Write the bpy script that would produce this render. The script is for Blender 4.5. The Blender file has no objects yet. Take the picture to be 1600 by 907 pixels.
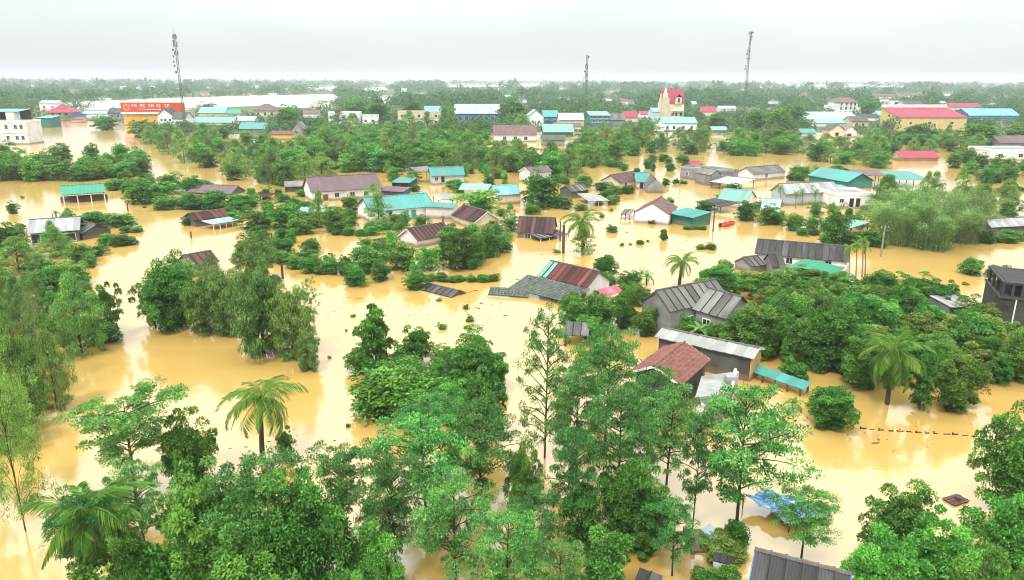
# Flooded village seen from the air: brown flood water, submerged houses, trees, town and woods behind.
import bpy, bmesh, math, random
import numpy as np
from mathutils import Vector, Matrix
random.seed(7)
S = bpy.context.scene
COL = S.collection
PI = math.pi
# ------------------------------------------------------------------ camera, sky, sun, exposure
F, CXP, CYP, CAMH = 1142.0, 800.0, 453.5, 30.0
PITCH = math.atan((453.5 - 124.0) / F)
ROLL = math.atan(6.0 / 1600.0)
cam_data = bpy.data.cameras.new('camera')
cam_data.sensor_width = 36.0
cam_data.lens = 36.0 * F / 1600.0
cam_data.clip_start = 0.5
cam_data.clip_end = 40000.0
cam = bpy.data.objects.new('camera', cam_data)
COL.objects.link(cam)
RM = Matrix.Rotation(PI / 2 - PITCH, 3, 'X') @ Matrix.Rotation(ROLL, 3, 'Z')
cam.matrix_world = Matrix.Translation((0, 0, CAMH)) @ RM.to_4x4()
S.camera = cam

SUN_EL, SUN_AZ = math.radians(58), math.radians(-150)      # soft light from behind the camera, high up
W = bpy.data.worlds.new('World'); S.world = W; W.use_nodes = True
nt = W.node_tree; nt.nodes.clear()
def N(nt, t, **kw):
    n = nt.nodes.new(t)
    for k, v in kw.items(): setattr(n, k, v)
    return n
def LK(nt, a, b): nt.links.new(a, b)
sky = N(nt, 'ShaderNodeTexSky', sky_type='NISHITA', sun_disc=False, sun_elevation=SUN_EL, sun_rotation=PI + SUN_AZ)
bg1 = N(nt, 'ShaderNodeBackground'); bg1.inputs['Strength'].default_value = 0.05
LK(nt, sky.outputs[0], bg1.inputs[0])
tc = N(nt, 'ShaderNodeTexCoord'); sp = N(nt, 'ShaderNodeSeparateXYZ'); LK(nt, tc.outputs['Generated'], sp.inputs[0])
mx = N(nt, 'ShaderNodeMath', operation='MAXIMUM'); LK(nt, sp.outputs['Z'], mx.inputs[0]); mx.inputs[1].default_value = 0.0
# the overcast layer: unseen zenith raised past standard overcast to light the ground
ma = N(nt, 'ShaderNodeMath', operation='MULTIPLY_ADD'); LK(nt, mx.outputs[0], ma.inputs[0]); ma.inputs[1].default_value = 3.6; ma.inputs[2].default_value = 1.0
mp = N(nt, 'ShaderNodeMapping'); LK(nt, tc.outputs['Generated'], mp.inputs[0]); mp.inputs['Scale'].default_value = (1.2, 1.2, 4.0)
nz = N(nt, 'ShaderNodeTexNoise'); LK(nt, mp.outputs[0], nz.inputs['Vector']); nz.inputs['Scale'].default_value = 1.6; nz.inputs['Detail'].default_value = 4
mr = N(nt, 'ShaderNodeMapRange'); LK(nt, nz.outputs[0], mr.inputs[0]); mr.inputs[1].default_value = 0.3; mr.inputs[2].default_value = 0.7; mr.inputs[3].default_value = 0.86; mr.inputs[4].default_value = 1.1
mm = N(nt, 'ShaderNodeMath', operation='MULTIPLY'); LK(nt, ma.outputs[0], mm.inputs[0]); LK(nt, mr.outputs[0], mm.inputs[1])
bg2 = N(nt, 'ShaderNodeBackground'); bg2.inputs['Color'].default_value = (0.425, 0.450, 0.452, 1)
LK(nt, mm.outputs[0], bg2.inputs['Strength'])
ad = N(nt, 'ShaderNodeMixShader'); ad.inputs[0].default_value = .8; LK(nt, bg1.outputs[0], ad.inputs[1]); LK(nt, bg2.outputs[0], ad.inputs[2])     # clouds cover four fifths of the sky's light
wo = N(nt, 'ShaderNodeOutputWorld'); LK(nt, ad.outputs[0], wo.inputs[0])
sd = bpy.data.lights.new('sun', 'SUN'); sd.energy = 1.5; sd.angle = math.radians(11); sd.color = (1.0, 0.96, 0.9)
sun = bpy.data.objects.new('sun', sd); COL.objects.link(sun)
sun_dir = Vector((math.cos(SUN_EL) * math.sin(SUN_AZ), math.cos(SUN_EL) * math.cos(SUN_AZ), math.sin(SUN_EL)))
sun.rotation_euler = sun_dir.to_track_quat('Z', 'Y').to_euler()
S.view_settings.view_transform = 'Standard'; S.view_settings.look = 'None'
S.view_settings.gamma = 1.0; S.view_settings.exposure = 0.95
S.cycles.max_bounces = 6; S.cycles.diffuse_bounces = 3; S.cycles.glossy_bounces = 2; S.cycles.transmission_bounces = 3
S.cycles.volume_bounces = 0; S.cycles.caustics_reflective = False; S.cycles.caustics_refractive = False
S.cycles.use_denoising = True; S.cycles.denoiser = 'OPENIMAGEDENOISE'; S.cycles.denoising_input_passes = 'RGB_ALBEDO_NORMAL'; S.cycles.denoising_prefilter = 'ACCURATE'; S.cycles.filter_width = 1.0; S.cycles.sample_clamp_indirect = 4.0

# ------------------------------------------------------------------ geometry of the view: a photo point at a height above the water -> a place
def ray(x, y):
    return (RM @ Vector(((x - CXP) / F, (CYP - y) / F, -1.0)))
def P(x, y, z=0.0):
    d = ray(x, y)
    t = (z - CAMH) / d.z
    return Vector((d.x * t, d.y * t, z))
RMT = RM.transposed()
def proj(p):
    q = RMT @ (Vector(p) - Vector((0, 0, CAMH)))
    return CXP + F * q.x / -q.z, CYP - F * q.y / -q.z
def depth(p):
    return -(RMT @ (Vector(p) - Vector((0, 0, CAMH)))).z
def ztop(base, ypx):
    "height above base's ground point at which a vertical line reaches photo row ypx"
    lo, hi = -2.0, 120.0
    for _ in range(40):
        m = (lo + hi) / 2
        if proj((base.x, base.y, m))[1] > ypx: lo = m
        else: hi = m
    return lo

# ------------------------------------------------------------------ objects
def obj(name, me, mat=None, parent=None, loc=None, kind=None):
    o = bpy.data.objects.new(name, me)
    if mat is not None and me is not None and not me.materials: me.materials.append(mat)
    COL.objects.link(o)
    if parent is not None: o.parent = parent
    if loc is not None: o.location = loc
    if kind: o['kind'] = kind
    return o
def thing(name, label, cat, loc=(0, 0, 0), rz=0.0, group=None):
    o = bpy.data.objects.new(name, None); COL.objects.link(o)
    o.empty_display_size = 0.3
    o.location = loc; o.rotation_euler = (0, 0, rz)
    tag(o, label, cat, group)
    return o
def tag(o, label, cat, group=None):
    o['label'] = label; o['category'] = cat
    if group: o['group'] = group
    return o
def structure(o): o['kind'] = 'structure'; return o
def mesh_np(name, V, Fq, tint=None):
    me = bpy.data.meshes.new(name)
    V = np.asarray(V, np.float32); Fq = np.asarray(Fq, np.int32)
    k = Fq.shape[1]; n = len(Fq)
    me.vertices.add(len(V)); me.vertices.foreach_set('co', V.ravel())
    me.loops.add(n * k); me.loops.foreach_set('vertex_index', Fq.ravel())
    me.polygons.add(n); me.polygons.foreach_set('loop_start', np.arange(0, n * k, k, dtype=np.int32))
    try: me.polygons.foreach_set('loop_total', np.full(n, k, np.int32))
    except Exception: pass
    if tint is not None:
        a = me.attributes.new('tint', 'FLOAT', 'FACE'); a.data.foreach_set('value', np.asarray(tint, np.float32))
    me.update(calc_edges=True)
    return me
class MB:
    "collects boxes, bars, tubes and free polygons into one mesh"
    def __init__(s): s.v = []; s.f = []
    def poly(s, pts):
        b = len(s.v); s.v += [tuple(p) for p in pts]; s.f.append(tuple(range(b, b + len(pts))))
    def box(s, c, d, m=None):
        x, y, z = (k / 2 for k in d); b = len(s.v)
        for sx, sy, sz in ((-1,-1,-1),(1,-1,-1),(1,1,-1),(-1,1,-1),(-1,-1,1),(1,-1,1),(1,1,1),(-1,1,1)):
            p = Vector((sx*x, sy*y, sz*z))
            if m: p = m @ p
            s.v.append(tuple(p + Vector(c)))
        for q in ((0,3,2,1),(4,5,6,7),(0,1,5,4),(1,2,6,5),(2,3,7,6),(3,0,4,7)): s.f.append(tuple(b + i for i in q))
        return s
    def b2(s, lo, hi):
        return s.box([(a+b)/2 for a, b in zip(lo, hi)], [abs(b-a) for a, b in zip(lo, hi)])
    def tube(s, pts, rs, n=6):
        pts = [Vector(p) for p in pts]; b0 = len(s.v)
        for i, p in enumerate(pts):
            t = (pts[min(i+1, len(pts)-1)] - pts[max(i-1, 0)]).normalized()
            a = t.cross(Vector((0, 0, 1)) if abs(t.z) < .9 else Vector((1, 0, 0))).normalized(); c = t.cross(a)
            r = rs[i] if hasattr(rs, '__len__') else rs
            for k in range(n):
                an = 2*PI*k/n; s.v.append(tuple(p + a*(r*math.cos(an)) + c*(r*math.sin(an))))
        for i in range(len(pts)-1):
            for k in range(n):
                a = b0+i*n+k; c = b0+i*n+(k+1) % n
                s.f.append((a, c, c+n, a+n))
        s.f.append(tuple(b0+k for k in range(n))[::-1]); s.f.append(tuple(b0+(len(pts)-1)*n+k for k in range(n)))
        return s
    def mesh(s, name):
        me = bpy.data.meshes.new(name); me.from_pydata(s.v, [], s.f); me.update(); return me
    def build(s, name, mat, parent=None, loc=None, kind=None):
        return obj(name, s.mesh(name), mat, parent, loc, kind)

# ------------------------------------------------------------------ materials
def mat_base(name):
    m = bpy.data.materials.new(name); m.use_nodes = True
    nt = m.node_tree; b = nt.nodes['Principled BSDF']
    return m, nt, b
def hexlin(*c): return tuple(c) + (1.0,)
def surf_mat(name, col, rough=0.7, var=0.25, scale=0.8, dirt=None, dirt_amt=0.35, obj_var=0.15, spec=0.3, metal=0.0, bump=0.15, stretch=(1, 1, 1), dirt_scale=None, tide=False):
    "weathered surface: blotchy tone, dirt stains and a light grain, a little different on every object"
    m, nt, b = mat_base(name)
    tc = N(nt, 'ShaderNodeTexCoord'); mp = N(nt, 'ShaderNodeMapping'); LK(nt, tc.outputs['Object'], mp.inputs[0]); mp.inputs['Scale'].default_value = stretch
    oi = N(nt, 'ShaderNodeObjectInfo')
    va = N(nt, 'ShaderNodeVectorMath', operation='ADD'); LK(nt, mp.outputs[0], va.inputs[0])
    vm = N(nt, 'ShaderNodeVectorMath', operation='SCALE'); LK(nt, oi.outputs['Random'], vm.inputs['Scale']); vm.inputs[0].default_value = (37.0, 11.0, 5.0)
    LK(nt, vm.outputs[0], va.inputs[1])
    n1 = N(nt, 'ShaderNodeTexNoise'); LK(nt, va.outputs[0], n1.inputs['Vector']); n1.inputs['Scale'].default_value = scale; n1.inputs['Detail'].default_value = 6; n1.inputs['Roughness'].default_value = 0.65
    mr = N(nt, 'ShaderNodeMapRange'); LK(nt, n1.outputs[0], mr.inputs[0]); mr.inputs[1].default_value = .25; mr.inputs[2].default_value = .75; mr.inputs[3].default_value = 1-var; mr.inputs[4].default_value = 1+var
    orr = N(nt, 'ShaderNodeMapRange'); LK(nt, oi.outputs['Random'], orr.inputs[0]); orr.inputs[3].default_value = 1-obj_var; orr.inputs[4].default_value = 1+obj_var
    mu = N(nt, 'ShaderNodeMath', operation='MULTIPLY'); LK(nt, mr.outputs[0], mu.inputs[0]); LK(nt, orr.outputs[0], mu.inputs[1])
    hs = N(nt, 'ShaderNodeHueSaturation'); hs.inputs['Color'].default_value = hexlin(*col); LK(nt, mu.outputs[0], hs.inputs['Value'])
    out = hs.outputs[0]
    if dirt:
        n2 = N(nt, 'ShaderNodeTexNoise'); LK(nt, va.outputs[0], n2.inputs['Vector']); n2.inputs['Scale'].default_value = dirt_scale or scale*.45; n2.inputs['Detail'].default_value = 5
        m2 = N(nt, 'ShaderNodeMapRange'); LK(nt, n2.outputs[0], m2.inputs[0]); m2.inputs[1].default_value = .45; m2.inputs[2].default_value = .68; m2.inputs[3].default_value = 0; m2.inputs[4].default_value = dirt_amt
        mi = N(nt, 'ShaderNodeMix', data_type='RGBA'); LK(nt, m2.outputs[0], mi.inputs[0]); LK(nt, out, mi.inputs[6]); mi.inputs[7].default_value = hexlin(*dirt)
        out = mi.outputs[2]
    if tide:      # mud left on the wall by the flood, a hand above the water
        sz = N(nt, 'ShaderNodeSeparateXYZ'); LK(nt, tc.outputs['Object'], sz.inputs[0])
        az = N(nt, 'ShaderNodeMath', operation='MULTIPLY_ADD'); LK(nt, n1.outputs[0], az.inputs[0]); az.inputs[1].default_value = -1.3; LK(nt, sz.outputs['Z'], az.inputs[2])
        m4 = N(nt, 'ShaderNodeMapRange'); LK(nt, az.outputs[0], m4.inputs[0]); m4.inputs[1].default_value = -.35; m4.inputs[2].default_value = .25; m4.inputs[3].default_value = .8; m4.inputs[4].default_value = 0
        m5 = N(nt, 'ShaderNodeMix', data_type='RGBA'); LK(nt, m4.outputs[0], m5.inputs[0]); LK(nt, out, m5.inputs[6]); m5.inputs[7].default_value = (.20, .14, .08, 1); out = m5.outputs[2]
    LK(nt, out, b.inputs['Base Color'])
    b.inputs['Roughness'].default_value = rough; b.inputs['Specular IOR Level'].default_value = spec; b.inputs['Metallic'].default_value = metal
    if bump:
        n3 = N(nt, 'ShaderNodeTexNoise'); LK(nt, va.outputs[0], n3.inputs['Vector']); n3.inputs['Scale'].default_value = scale*9; n3.inputs['Detail'].default_value = 3
        bp = N(nt, 'ShaderNodeBump'); LK(nt, n3.outputs[0], bp.inputs['Height']); bp.inputs['Strength'].default_value = bump; bp.inputs['Distance'].default_value = .03
        LK(nt, bp.outputs[0], b.inputs['Normal'])
    return m
def leaf_mat(name, dark, light, hue=.018, val=.25, trans=.45):
    m, nt, b = mat_base(name)
    at = N(nt, 'ShaderNodeAttribute', attribute_name='tint')
    cr = N(nt, 'ShaderNodeMix', data_type='RGBA'); LK(nt, at.outputs['Fac'], cr.inputs[0]); cr.inputs[6].default_value = hexlin(*dark); cr.inputs[7].default_value = hexlin(*light)
    oi = N(nt, 'ShaderNodeObjectInfo')
    h = N(nt, 'ShaderNodeMapRange'); LK(nt, oi.outputs['Random'], h.inputs[0]); h.inputs[3].default_value = .5-hue; h.inputs[4].default_value = .5+hue
    wn = N(nt, 'ShaderNodeTexWhiteNoise', noise_dimensions='1D'); LK(nt, oi.outputs['Random'], wn.inputs['W'])
    v = N(nt, 'ShaderNodeMapRange'); LK(nt, wn.outputs['Value'], v.inputs[0]); v.inputs[3].default_value = 1-val; v.inputs[4].default_value = 1+val
    hs = N(nt, 'ShaderNodeHueSaturation'); LK(nt, cr.outputs[2], hs.inputs['Color']); LK(nt, h.outputs[0], hs.inputs['Hue']); LK(nt, v.outputs[0], hs.inputs['Value'])
    LK(nt, hs.outputs[0], b.inputs['Base Color']); b.inputs['Roughness'].default_value = .55; b.inputs['Specular IOR Level'].default_value = .25
    tr = N(nt, 'ShaderNodeBsdfTranslucent'); LK(nt, hs.outputs[0], tr.inputs[0])
    ms = N(nt, 'ShaderNodeMixShader'); ms.inputs[0].default_value = trans
    LK(nt, b.outputs[0], ms.inputs[1]); LK(nt, tr.outputs[0], ms.inputs[2]); LK(nt, ms.outputs[0], nt.nodes['Material Output'].inputs[0])
    return m
def water_mat():
    m, nt, b = mat_base('flood_water')
    tc = N(nt, 'ShaderNodeTexCoord')
    n1 = N(nt, 'ShaderNodeTexNoise'); LK(nt, tc.outputs['Object'], n1.inputs['Vector']); n1.inputs['Scale'].default_value = .02; n1.inputs['Detail'].default_value = 5
    mi = N(nt, 'ShaderNodeMix', data_type='RGBA'); 
    mq = N(nt, 'ShaderNodeMapping'); LK(nt, tc.outputs['Object'], mq.inputs[0]); mq.inputs['Scale'].default_value = (.05, .35, 1); mq.inputs['Rotation'].default_value = (0, 0, .35)
    n4 = N(nt, 'ShaderNodeTexNoise'); LK(nt, mq.outputs[0], n4.inputs['Vector']); n4.inputs['Scale'].default_value = 1.0; n4.inputs['Detail'].default_value = 6; n4.inputs['Distortion'].default_value = .8
    av = N(nt, 'ShaderNodeMath', operation='MULTIPLY_ADD'); LK(nt, n4.outputs[0], av.inputs[0]); av.inputs[1].default_value = .9; LK(nt, n1.outputs[0], av.inputs[2])
    a2 = N(nt, 'ShaderNodeMath', operation='SUBTRACT', use_clamp=True); LK(nt, av.outputs[0], a2.inputs[0]); a2.inputs[1].default_value = .45
    LK(nt, a2.outputs[0], mi.inputs[0]); mi.inputs[6].default_value = (.45, .275, .070, 1); mi.inputs[7].default_value = (.54, .35, .105, 1)
    df = N(nt, 'ShaderNodeBsdfDiffuse'); LK(nt, mi.outputs[2], df.inputs[0])
    gl = N(nt, 'ShaderNodeBsdfGlossy'); gl.inputs['Roughness'].default_value = .11; gl.inputs[0].default_value = (1, 1, 1, 1)
    n2 = N(nt, 'ShaderNodeTexNoise'); LK(nt, tc.outputs['Object'], n2.inputs['Vector']); n2.inputs['Scale'].default_value = 1.1; n2.inputs['Detail'].default_value = 4
    bp = N(nt, 'ShaderNodeBump'); LK(nt, n2.outputs[0], bp.inputs['Height']); bp.inputs['Strength'].default_value = .22; bp.inputs['Distance'].default_value = .06
    n5 = N(nt, 'ShaderNodeTexNoise'); LK(nt, tc.outputs['Object'], n5.inputs['Vector']); n5.inputs['Scale'].default_value = .06
    m7 = N(nt, 'ShaderNodeMapRange'); LK(nt, n5.outputs[0], m7.inputs[0]); m7.inputs[1].default_value = .35; m7.inputs[2].default_value = .65; m7.inputs[3].default_value = .10; m7.inputs[4].default_value = .36; 
    sy = N(nt, 'ShaderNodeSeparateXYZ'); LK(nt, tc.outputs['Object'], sy.inputs[0])      # the wide river beyond the village lies calm
    m8 = N(nt, 'ShaderNodeMapRange'); LK(nt, sy.outputs['Y'], m8.inputs[0]); m8.inputs[1].default_value = 140; m8.inputs[2].default_value = 420; m8.inputs[3].default_value = 1; m8.inputs[4].default_value = .02
    m9 = N(nt, 'ShaderNodeMath', operation='MULTIPLY'); LK(nt, m7.outputs[0], m9.inputs[0]); LK(nt, m8.outputs[0], m9.inputs[1]); LK(nt, m9.outputs[0], bp.inputs['Strength'])
    LK(nt, bp.outputs[0], gl.inputs['Normal'])
    fr = N(nt, 'ShaderNodeFresnel'); fr.inputs['IOR'].default_value = 2.5; LK(nt, bp.outputs[0], fr.inputs['Normal'])
    ms = N(nt, 'ShaderNodeMixShader'); LK(nt, fr.outputs[0], ms.inputs[0]); LK(nt, df.outputs[0], ms.inputs[1]); LK(nt, gl.outputs[0], ms.inputs[2])
    LK(nt, ms.outputs[0], nt.nodes['Material Output'].inputs[0])
    return m
def plain(name, col, rough=.6, spec=.3, metal=0.0):
    m, nt, b = mat_base(name); b.inputs['Base Color'].default_value = hexlin(*col); b.inputs['Roughness'].default_value = rough
    b.inputs['Specular IOR Level'].default_value = spec; b.inputs['Metallic'].default_value = metal
    return m
GR = (.06, .055, .045)
M = {
 'water': water_mat(),
 'river': plain('river_sky_glare', (.60, .55, .47), .25, .6),  # pale base colour stands in for sky reflected off distant water
 'land': surf_mat('land', (.05, .10, .035), .9, .4, .02, (.2, .15, .07), .5, 0),
 'bark': surf_mat('bark', (.075, .052, .04), .9, .35, 4, None),
 'palebark': surf_mat('palebark', (.24, .2, .16), .9, .3, 4, None),
 'plaster_white': surf_mat('plaster_white', (.76, .76, .74), .85, .08, .6, (.42, .38, .32), .4, tide=True),
 'plaster_cream': surf_mat('plaster_cream', (.70, .60, .40), .85, .1, .6, (.34, .28, .2), .45, tide=True),
 'plaster_yellow': surf_mat('plaster_yellow', (.62, .36, .13), .85, .14, .6, (.34, .25, .14), .4, tide=True),
 'concrete': surf_mat('concrete', (.27, .27, .255), .9, .25, .7, (.09, .085, .075), .6, tide=True),
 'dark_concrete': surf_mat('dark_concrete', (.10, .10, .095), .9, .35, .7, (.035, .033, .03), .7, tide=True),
 'plaster_pale_yellow': surf_mat('plaster_pale_yellow', (.72, .52, .22), .85, .1, .6, (.5, .38, .2), .35, tide=True),
 'sooty_concrete': surf_mat('sooty_concrete', (.05, .047, .044), .9, .45, .6, (.02, .02, .018), .7, tide=True),
 'pale_blue_wall': surf_mat('pale_blue_wall', (.50, .58, .60), .85, .1, .6, (.3, .28, .24), .4, tide=True),
 'teal_wall': surf_mat('teal_wall', (.03, .20, .16), .7, .2, .6, (.05, .08, .06), .4, tide=True),
 'blue_wall': surf_mat('blue_wall', (.05, .15, .38), .7, .2, .6, (.3, .3, .32), .3, tide=True),
 'brown_sheet': surf_mat('brown_sheet', (.095, .046, .042), .85, .4, .9, (.045, .032, .03), .65, .6, stretch=(1, .3, 1)),
 'red_sheet': surf_mat('red_sheet', (.13, .036, .03), .85, .38, .9, (.06, .035, .03), .65, .55, stretch=(1, .3, 1)),
 'purple_sheet': surf_mat('purple_sheet', (.14, .095, .10), .85, .18, .5, (.09, .065, .07), .4, .08, stretch=(1, .3, 1)),
 'grey_sheet': surf_mat('grey_sheet', (.165, .16, .145), .9, .38, .8, (.06, .056, .05), .75, .4, stretch=(1, .35, 1)),
 'dark_sheet': surf_mat('dark_sheet', (.08, .078, .076), .9, .35, .8, (.035, .035, .03), .6, .35, stretch=(1, .35, 1)),
 'light_sheet': surf_mat('light_sheet', (.36, .37, .37), .75, .22, .8, (.16, .15, .14), .5, .2, stretch=(1, .3, 1)),
 'pale_fibro': surf_mat('pale_fibro', (.34, .34, .315), .9, .2, .9, (.17, .16, .14), .5, .12, stretch=(1, .3, 1)),
 'teal_sheet': surf_mat('teal_sheet', (.052, .235, .205), .55, .2, .5, (.12, .16, .14), .5, .12, spec=.4, stretch=(1, .25, 1)),
 'mint_sheet': surf_mat('mint_sheet', (.16, .35, .285), .55, .16, .5, (.2, .26, .22), .5, .1, spec=.4, stretch=(1, .25, 1)),
 'green_sheet': surf_mat('green_sheet', (.022, .24, .135), .5, .18, .5, (.08, .17, .12), .5, .12, spec=.4, stretch=(1, .25, 1)),
 'blue_sheet': surf_mat('blue_sheet', (.10, .32, .52), .45, .15, .5, (.3, .35, .4), .4, .1, spec=.45, stretch=(1, .25, 1)),
 'paleblue_sheet': surf_mat('paleblue_sheet', (.30, .39, .41), .55, .15, .5, (.22, .25, .24), .5, .1, spec=.35, stretch=(1, .25, 1)),
 'crimson_sheet': surf_mat('crimson_sheet', (.29, .022, .048), .55, .2, .5, (.2, .07, .07), .45, .12, spec=.35, stretch=(1, .25, 1)),
 'tile_red': surf_mat('tile_red', (.20, .082, .06), .85, .45, 3.5, (.09, .045, .04), .6, .1),
 'tile_old': surf_mat('tile_old', (.115, .125, .105), .9, .4, 3, (.05, .055, .045), .7, .1),
 'ridge': surf_mat('ridge_cap', (.12, .10, .09), .9, .3, 2, None),
 'trim_white': surf_mat('trim_white', (.74, .73, .70), .7, .1, 2, (.4, .36, .3), .4),
 'wood': surf_mat('wood', (.13, .085, .055), .85, .3, 3, (.06, .045, .035), .5),
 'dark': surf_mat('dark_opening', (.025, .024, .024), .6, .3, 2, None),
 'glass': plain('window_glass', (.03, .04, .045), .15, .5),
 'door_teal': surf_mat('door_teal', (.04, .34, .27), .6, .15, 1, (.1, .2, .16), .4),
 'door_wood': surf_mat('door_wood', (.15, .06, .035), .6, .2, 2, None),
 'steel': surf_mat('steel', (.10, .12, .135), .6, .2, 2, (.1, .07, .05), .3, metal=.0),
 'pole_grey': surf_mat('pole_grey', (.25, .235, .215), .9, .2, 2, (.1, .09, .07), .4),
 'pole_brown': surf_mat('pole_brown', (.11, .055, .045), .9, .3, 3, None),
 'sign_red': surf_mat('sign_red', (.55, .055, .025), .6, .2, .4, (.6, .16, .04), .5, 0),
 'shutter_yellow': surf_mat('shutter_yellow', (.80, .40, .02), .6, .15, .4, None, obj_var=.06),
 'tarp': surf_mat('blue_tarp', (.07, .25, .48), .45, .35, 2.2, (.50, .62, .68), .85, 0, spec=.4, dirt_scale=2.6),
 'pink_canopy': surf_mat('pink_canopy', (.62, .06, .11), .5, .15, 1, (.7, .3, .3), .4, 0),
 'boat_red': surf_mat('boat_red', (.62, .05, .03), .45, .15, 2, (.35, .06, .05), .4, 0, spec=.5),
 'raft': surf_mat('raft', (.12, .055, .05), .85, .3, 2, (.05, .04, .04), .5),
 'rooftank': surf_mat('steel_tank', (.4, .42, .44), .35, .1, 2, None, metal=.6),
 'roof_brown_tile': surf_mat('roof_brown_tile', (.15, .09, .085), .8, .25, 1.2, (.08, .05, .05), .5),
 # foliage
 'L_dome': leaf_mat('leaf_dome', (.030, .105, .016), (.250, .510, .078)),
 'L_feather': leaf_mat('leaf_feather', (.042, .160, .034), (.260, .600, .140)),
 'L_loose': leaf_mat('leaf_loose', (.075, .165, .030), (.370, .600, .135)),
 'L_bamboo': leaf_mat('leaf_bamboo', (.085, .190, .048), (.38, .62, .180)),
 'L_bush': leaf_mat('leaf_bush', (.034, .120, .018), (.250, .540, .080)),
 'L_bright': leaf_mat('leaf_bright', (.048, .190, .026), (.290, .650, .115)),
 'L_yellow': leaf_mat('leaf_yellow', (.09, .15, .02), (.44, .54, .11)),
 'L_palm': leaf_mat('leaf_palm', (.044, .130, .018), (.260, .450, .070), val=.12),
 'L_banana': leaf_mat('leaf_banana', (.05, .16, .03), (.24, .46, .10)),
 'L_far': leaf_mat('leaf_far', (.016, .060, .020), (.115, .255, .068), val=.0),
}
# ------------------------------------------------------------------ plants: a few crowns of each growth form, in unit size (1 high, 1 wide), shared by copies
def nrm(a): return a / np.maximum(np.linalg.norm(a, axis=1, keepdims=True), 1e-6)
def leaves(rng, pos, axis, up, L, Wd, bend=.25):
    n = len(pos); axis = nrm(axis); side = nrm(np.cross(axis, up + rng.normal(0, .01, (n, 3)))); nn = np.cross(side, axis)
    L = L[:, None]; Wd = Wd[:, None]
    V = np.empty((n, 4, 3))
    V[:, 0] = pos; V[:, 1] = pos + axis*L*.5 + side*Wd*.5 + nn*Wd*bend
    V[:, 2] = pos + axis*L - nn*Wd*.2; V[:, 3] = pos + axis*L*.5 - side*Wd*.5 + nn*Wd*bend
    return V.reshape(-1, 3), np.arange(n*4).reshape(n, 4)
def rdir(rng, n): return nrm(rng.normal(0, 1, (n, 3)))
UP = np.array([0, 0, 1.0])
def fib(n, zmin):
    i = np.arange(n) + .5; z = 1 - (1 - zmin)*i/n; ph = i*2.399963
    r = np.sqrt(np.maximum(0, 1 - z*z)); return np.stack([r*np.cos(ph), r*np.sin(ph), z], 1)
def leaf_clumps(rng, C, R, flat, nper, leaf, ax_out=.7, droop=0.0, upn=.8, ar=.5, shell=.55, hang=None):
    n = len(C)*nper; ci = np.repeat(np.arange(len(C)), nper)
    d = rdir(rng, n); d[:, 2] = np.where(d[:, 2] < -.2, -d[:, 2]*.6, d[:, 2]); d = nrm(d)
    rr = R[ci]*(shell + (1 - shell)*rng.random(n)**.6)
    pos = C[ci] + d*rr[:, None]*np.array([1, 1, flat])
    ax = d*ax_out + rdir(rng, n)*.7 + np.array([0, 0, -droop])
    if hang is not None: ax = ax*.4 + np.array([0, 0, -1.0])*hang
    up = UP*upn + d*.5 + rdir(rng, n)*.45
    L = leaf*(.7 + .6*rng.random(n))
    V, Fq = leaves(rng, pos, ax, up, L, L*ar*(.8 + .4*rng.random(n)))
    t = np.clip(.38 + .55*(rng.random(len(C))[ci] - .5) + rng.normal(0, .27, n), 0, 1)
    return V, Fq, t
def join(parts):
    Vs, Fs, Ts, b = [], [], [], 0
    for V, Fq, t in parts: Vs.append(V); Fs.append(Fq + b); Ts.append(t); b += len(V)
    return np.concatenate(Vs), np.concatenate(Fs), np.concatenate(Ts)
def limb(mb, a, c, r0, r1, rng, sag=.06, n=5, seg=3):
    a, c = np.array(a), np.array(c); pts = []
    for k in range(seg+1):
        t = k/seg; p = a + (c-a)*t; p[2] += sag*math.sin(PI*t); p[:2] += rng.normal(0, .008, 2) if 0 < k < seg else 0
        pts.append(p)
    mb.tube(pts, [r0 + (r1-r0)*k/seg for k in range(seg+1)], n)
PROTO = {}
def reg(kind, crown, trunk, lm, tm): PROTO.setdefault(kind, []).append((crown, trunk, lm, tm))
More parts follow.
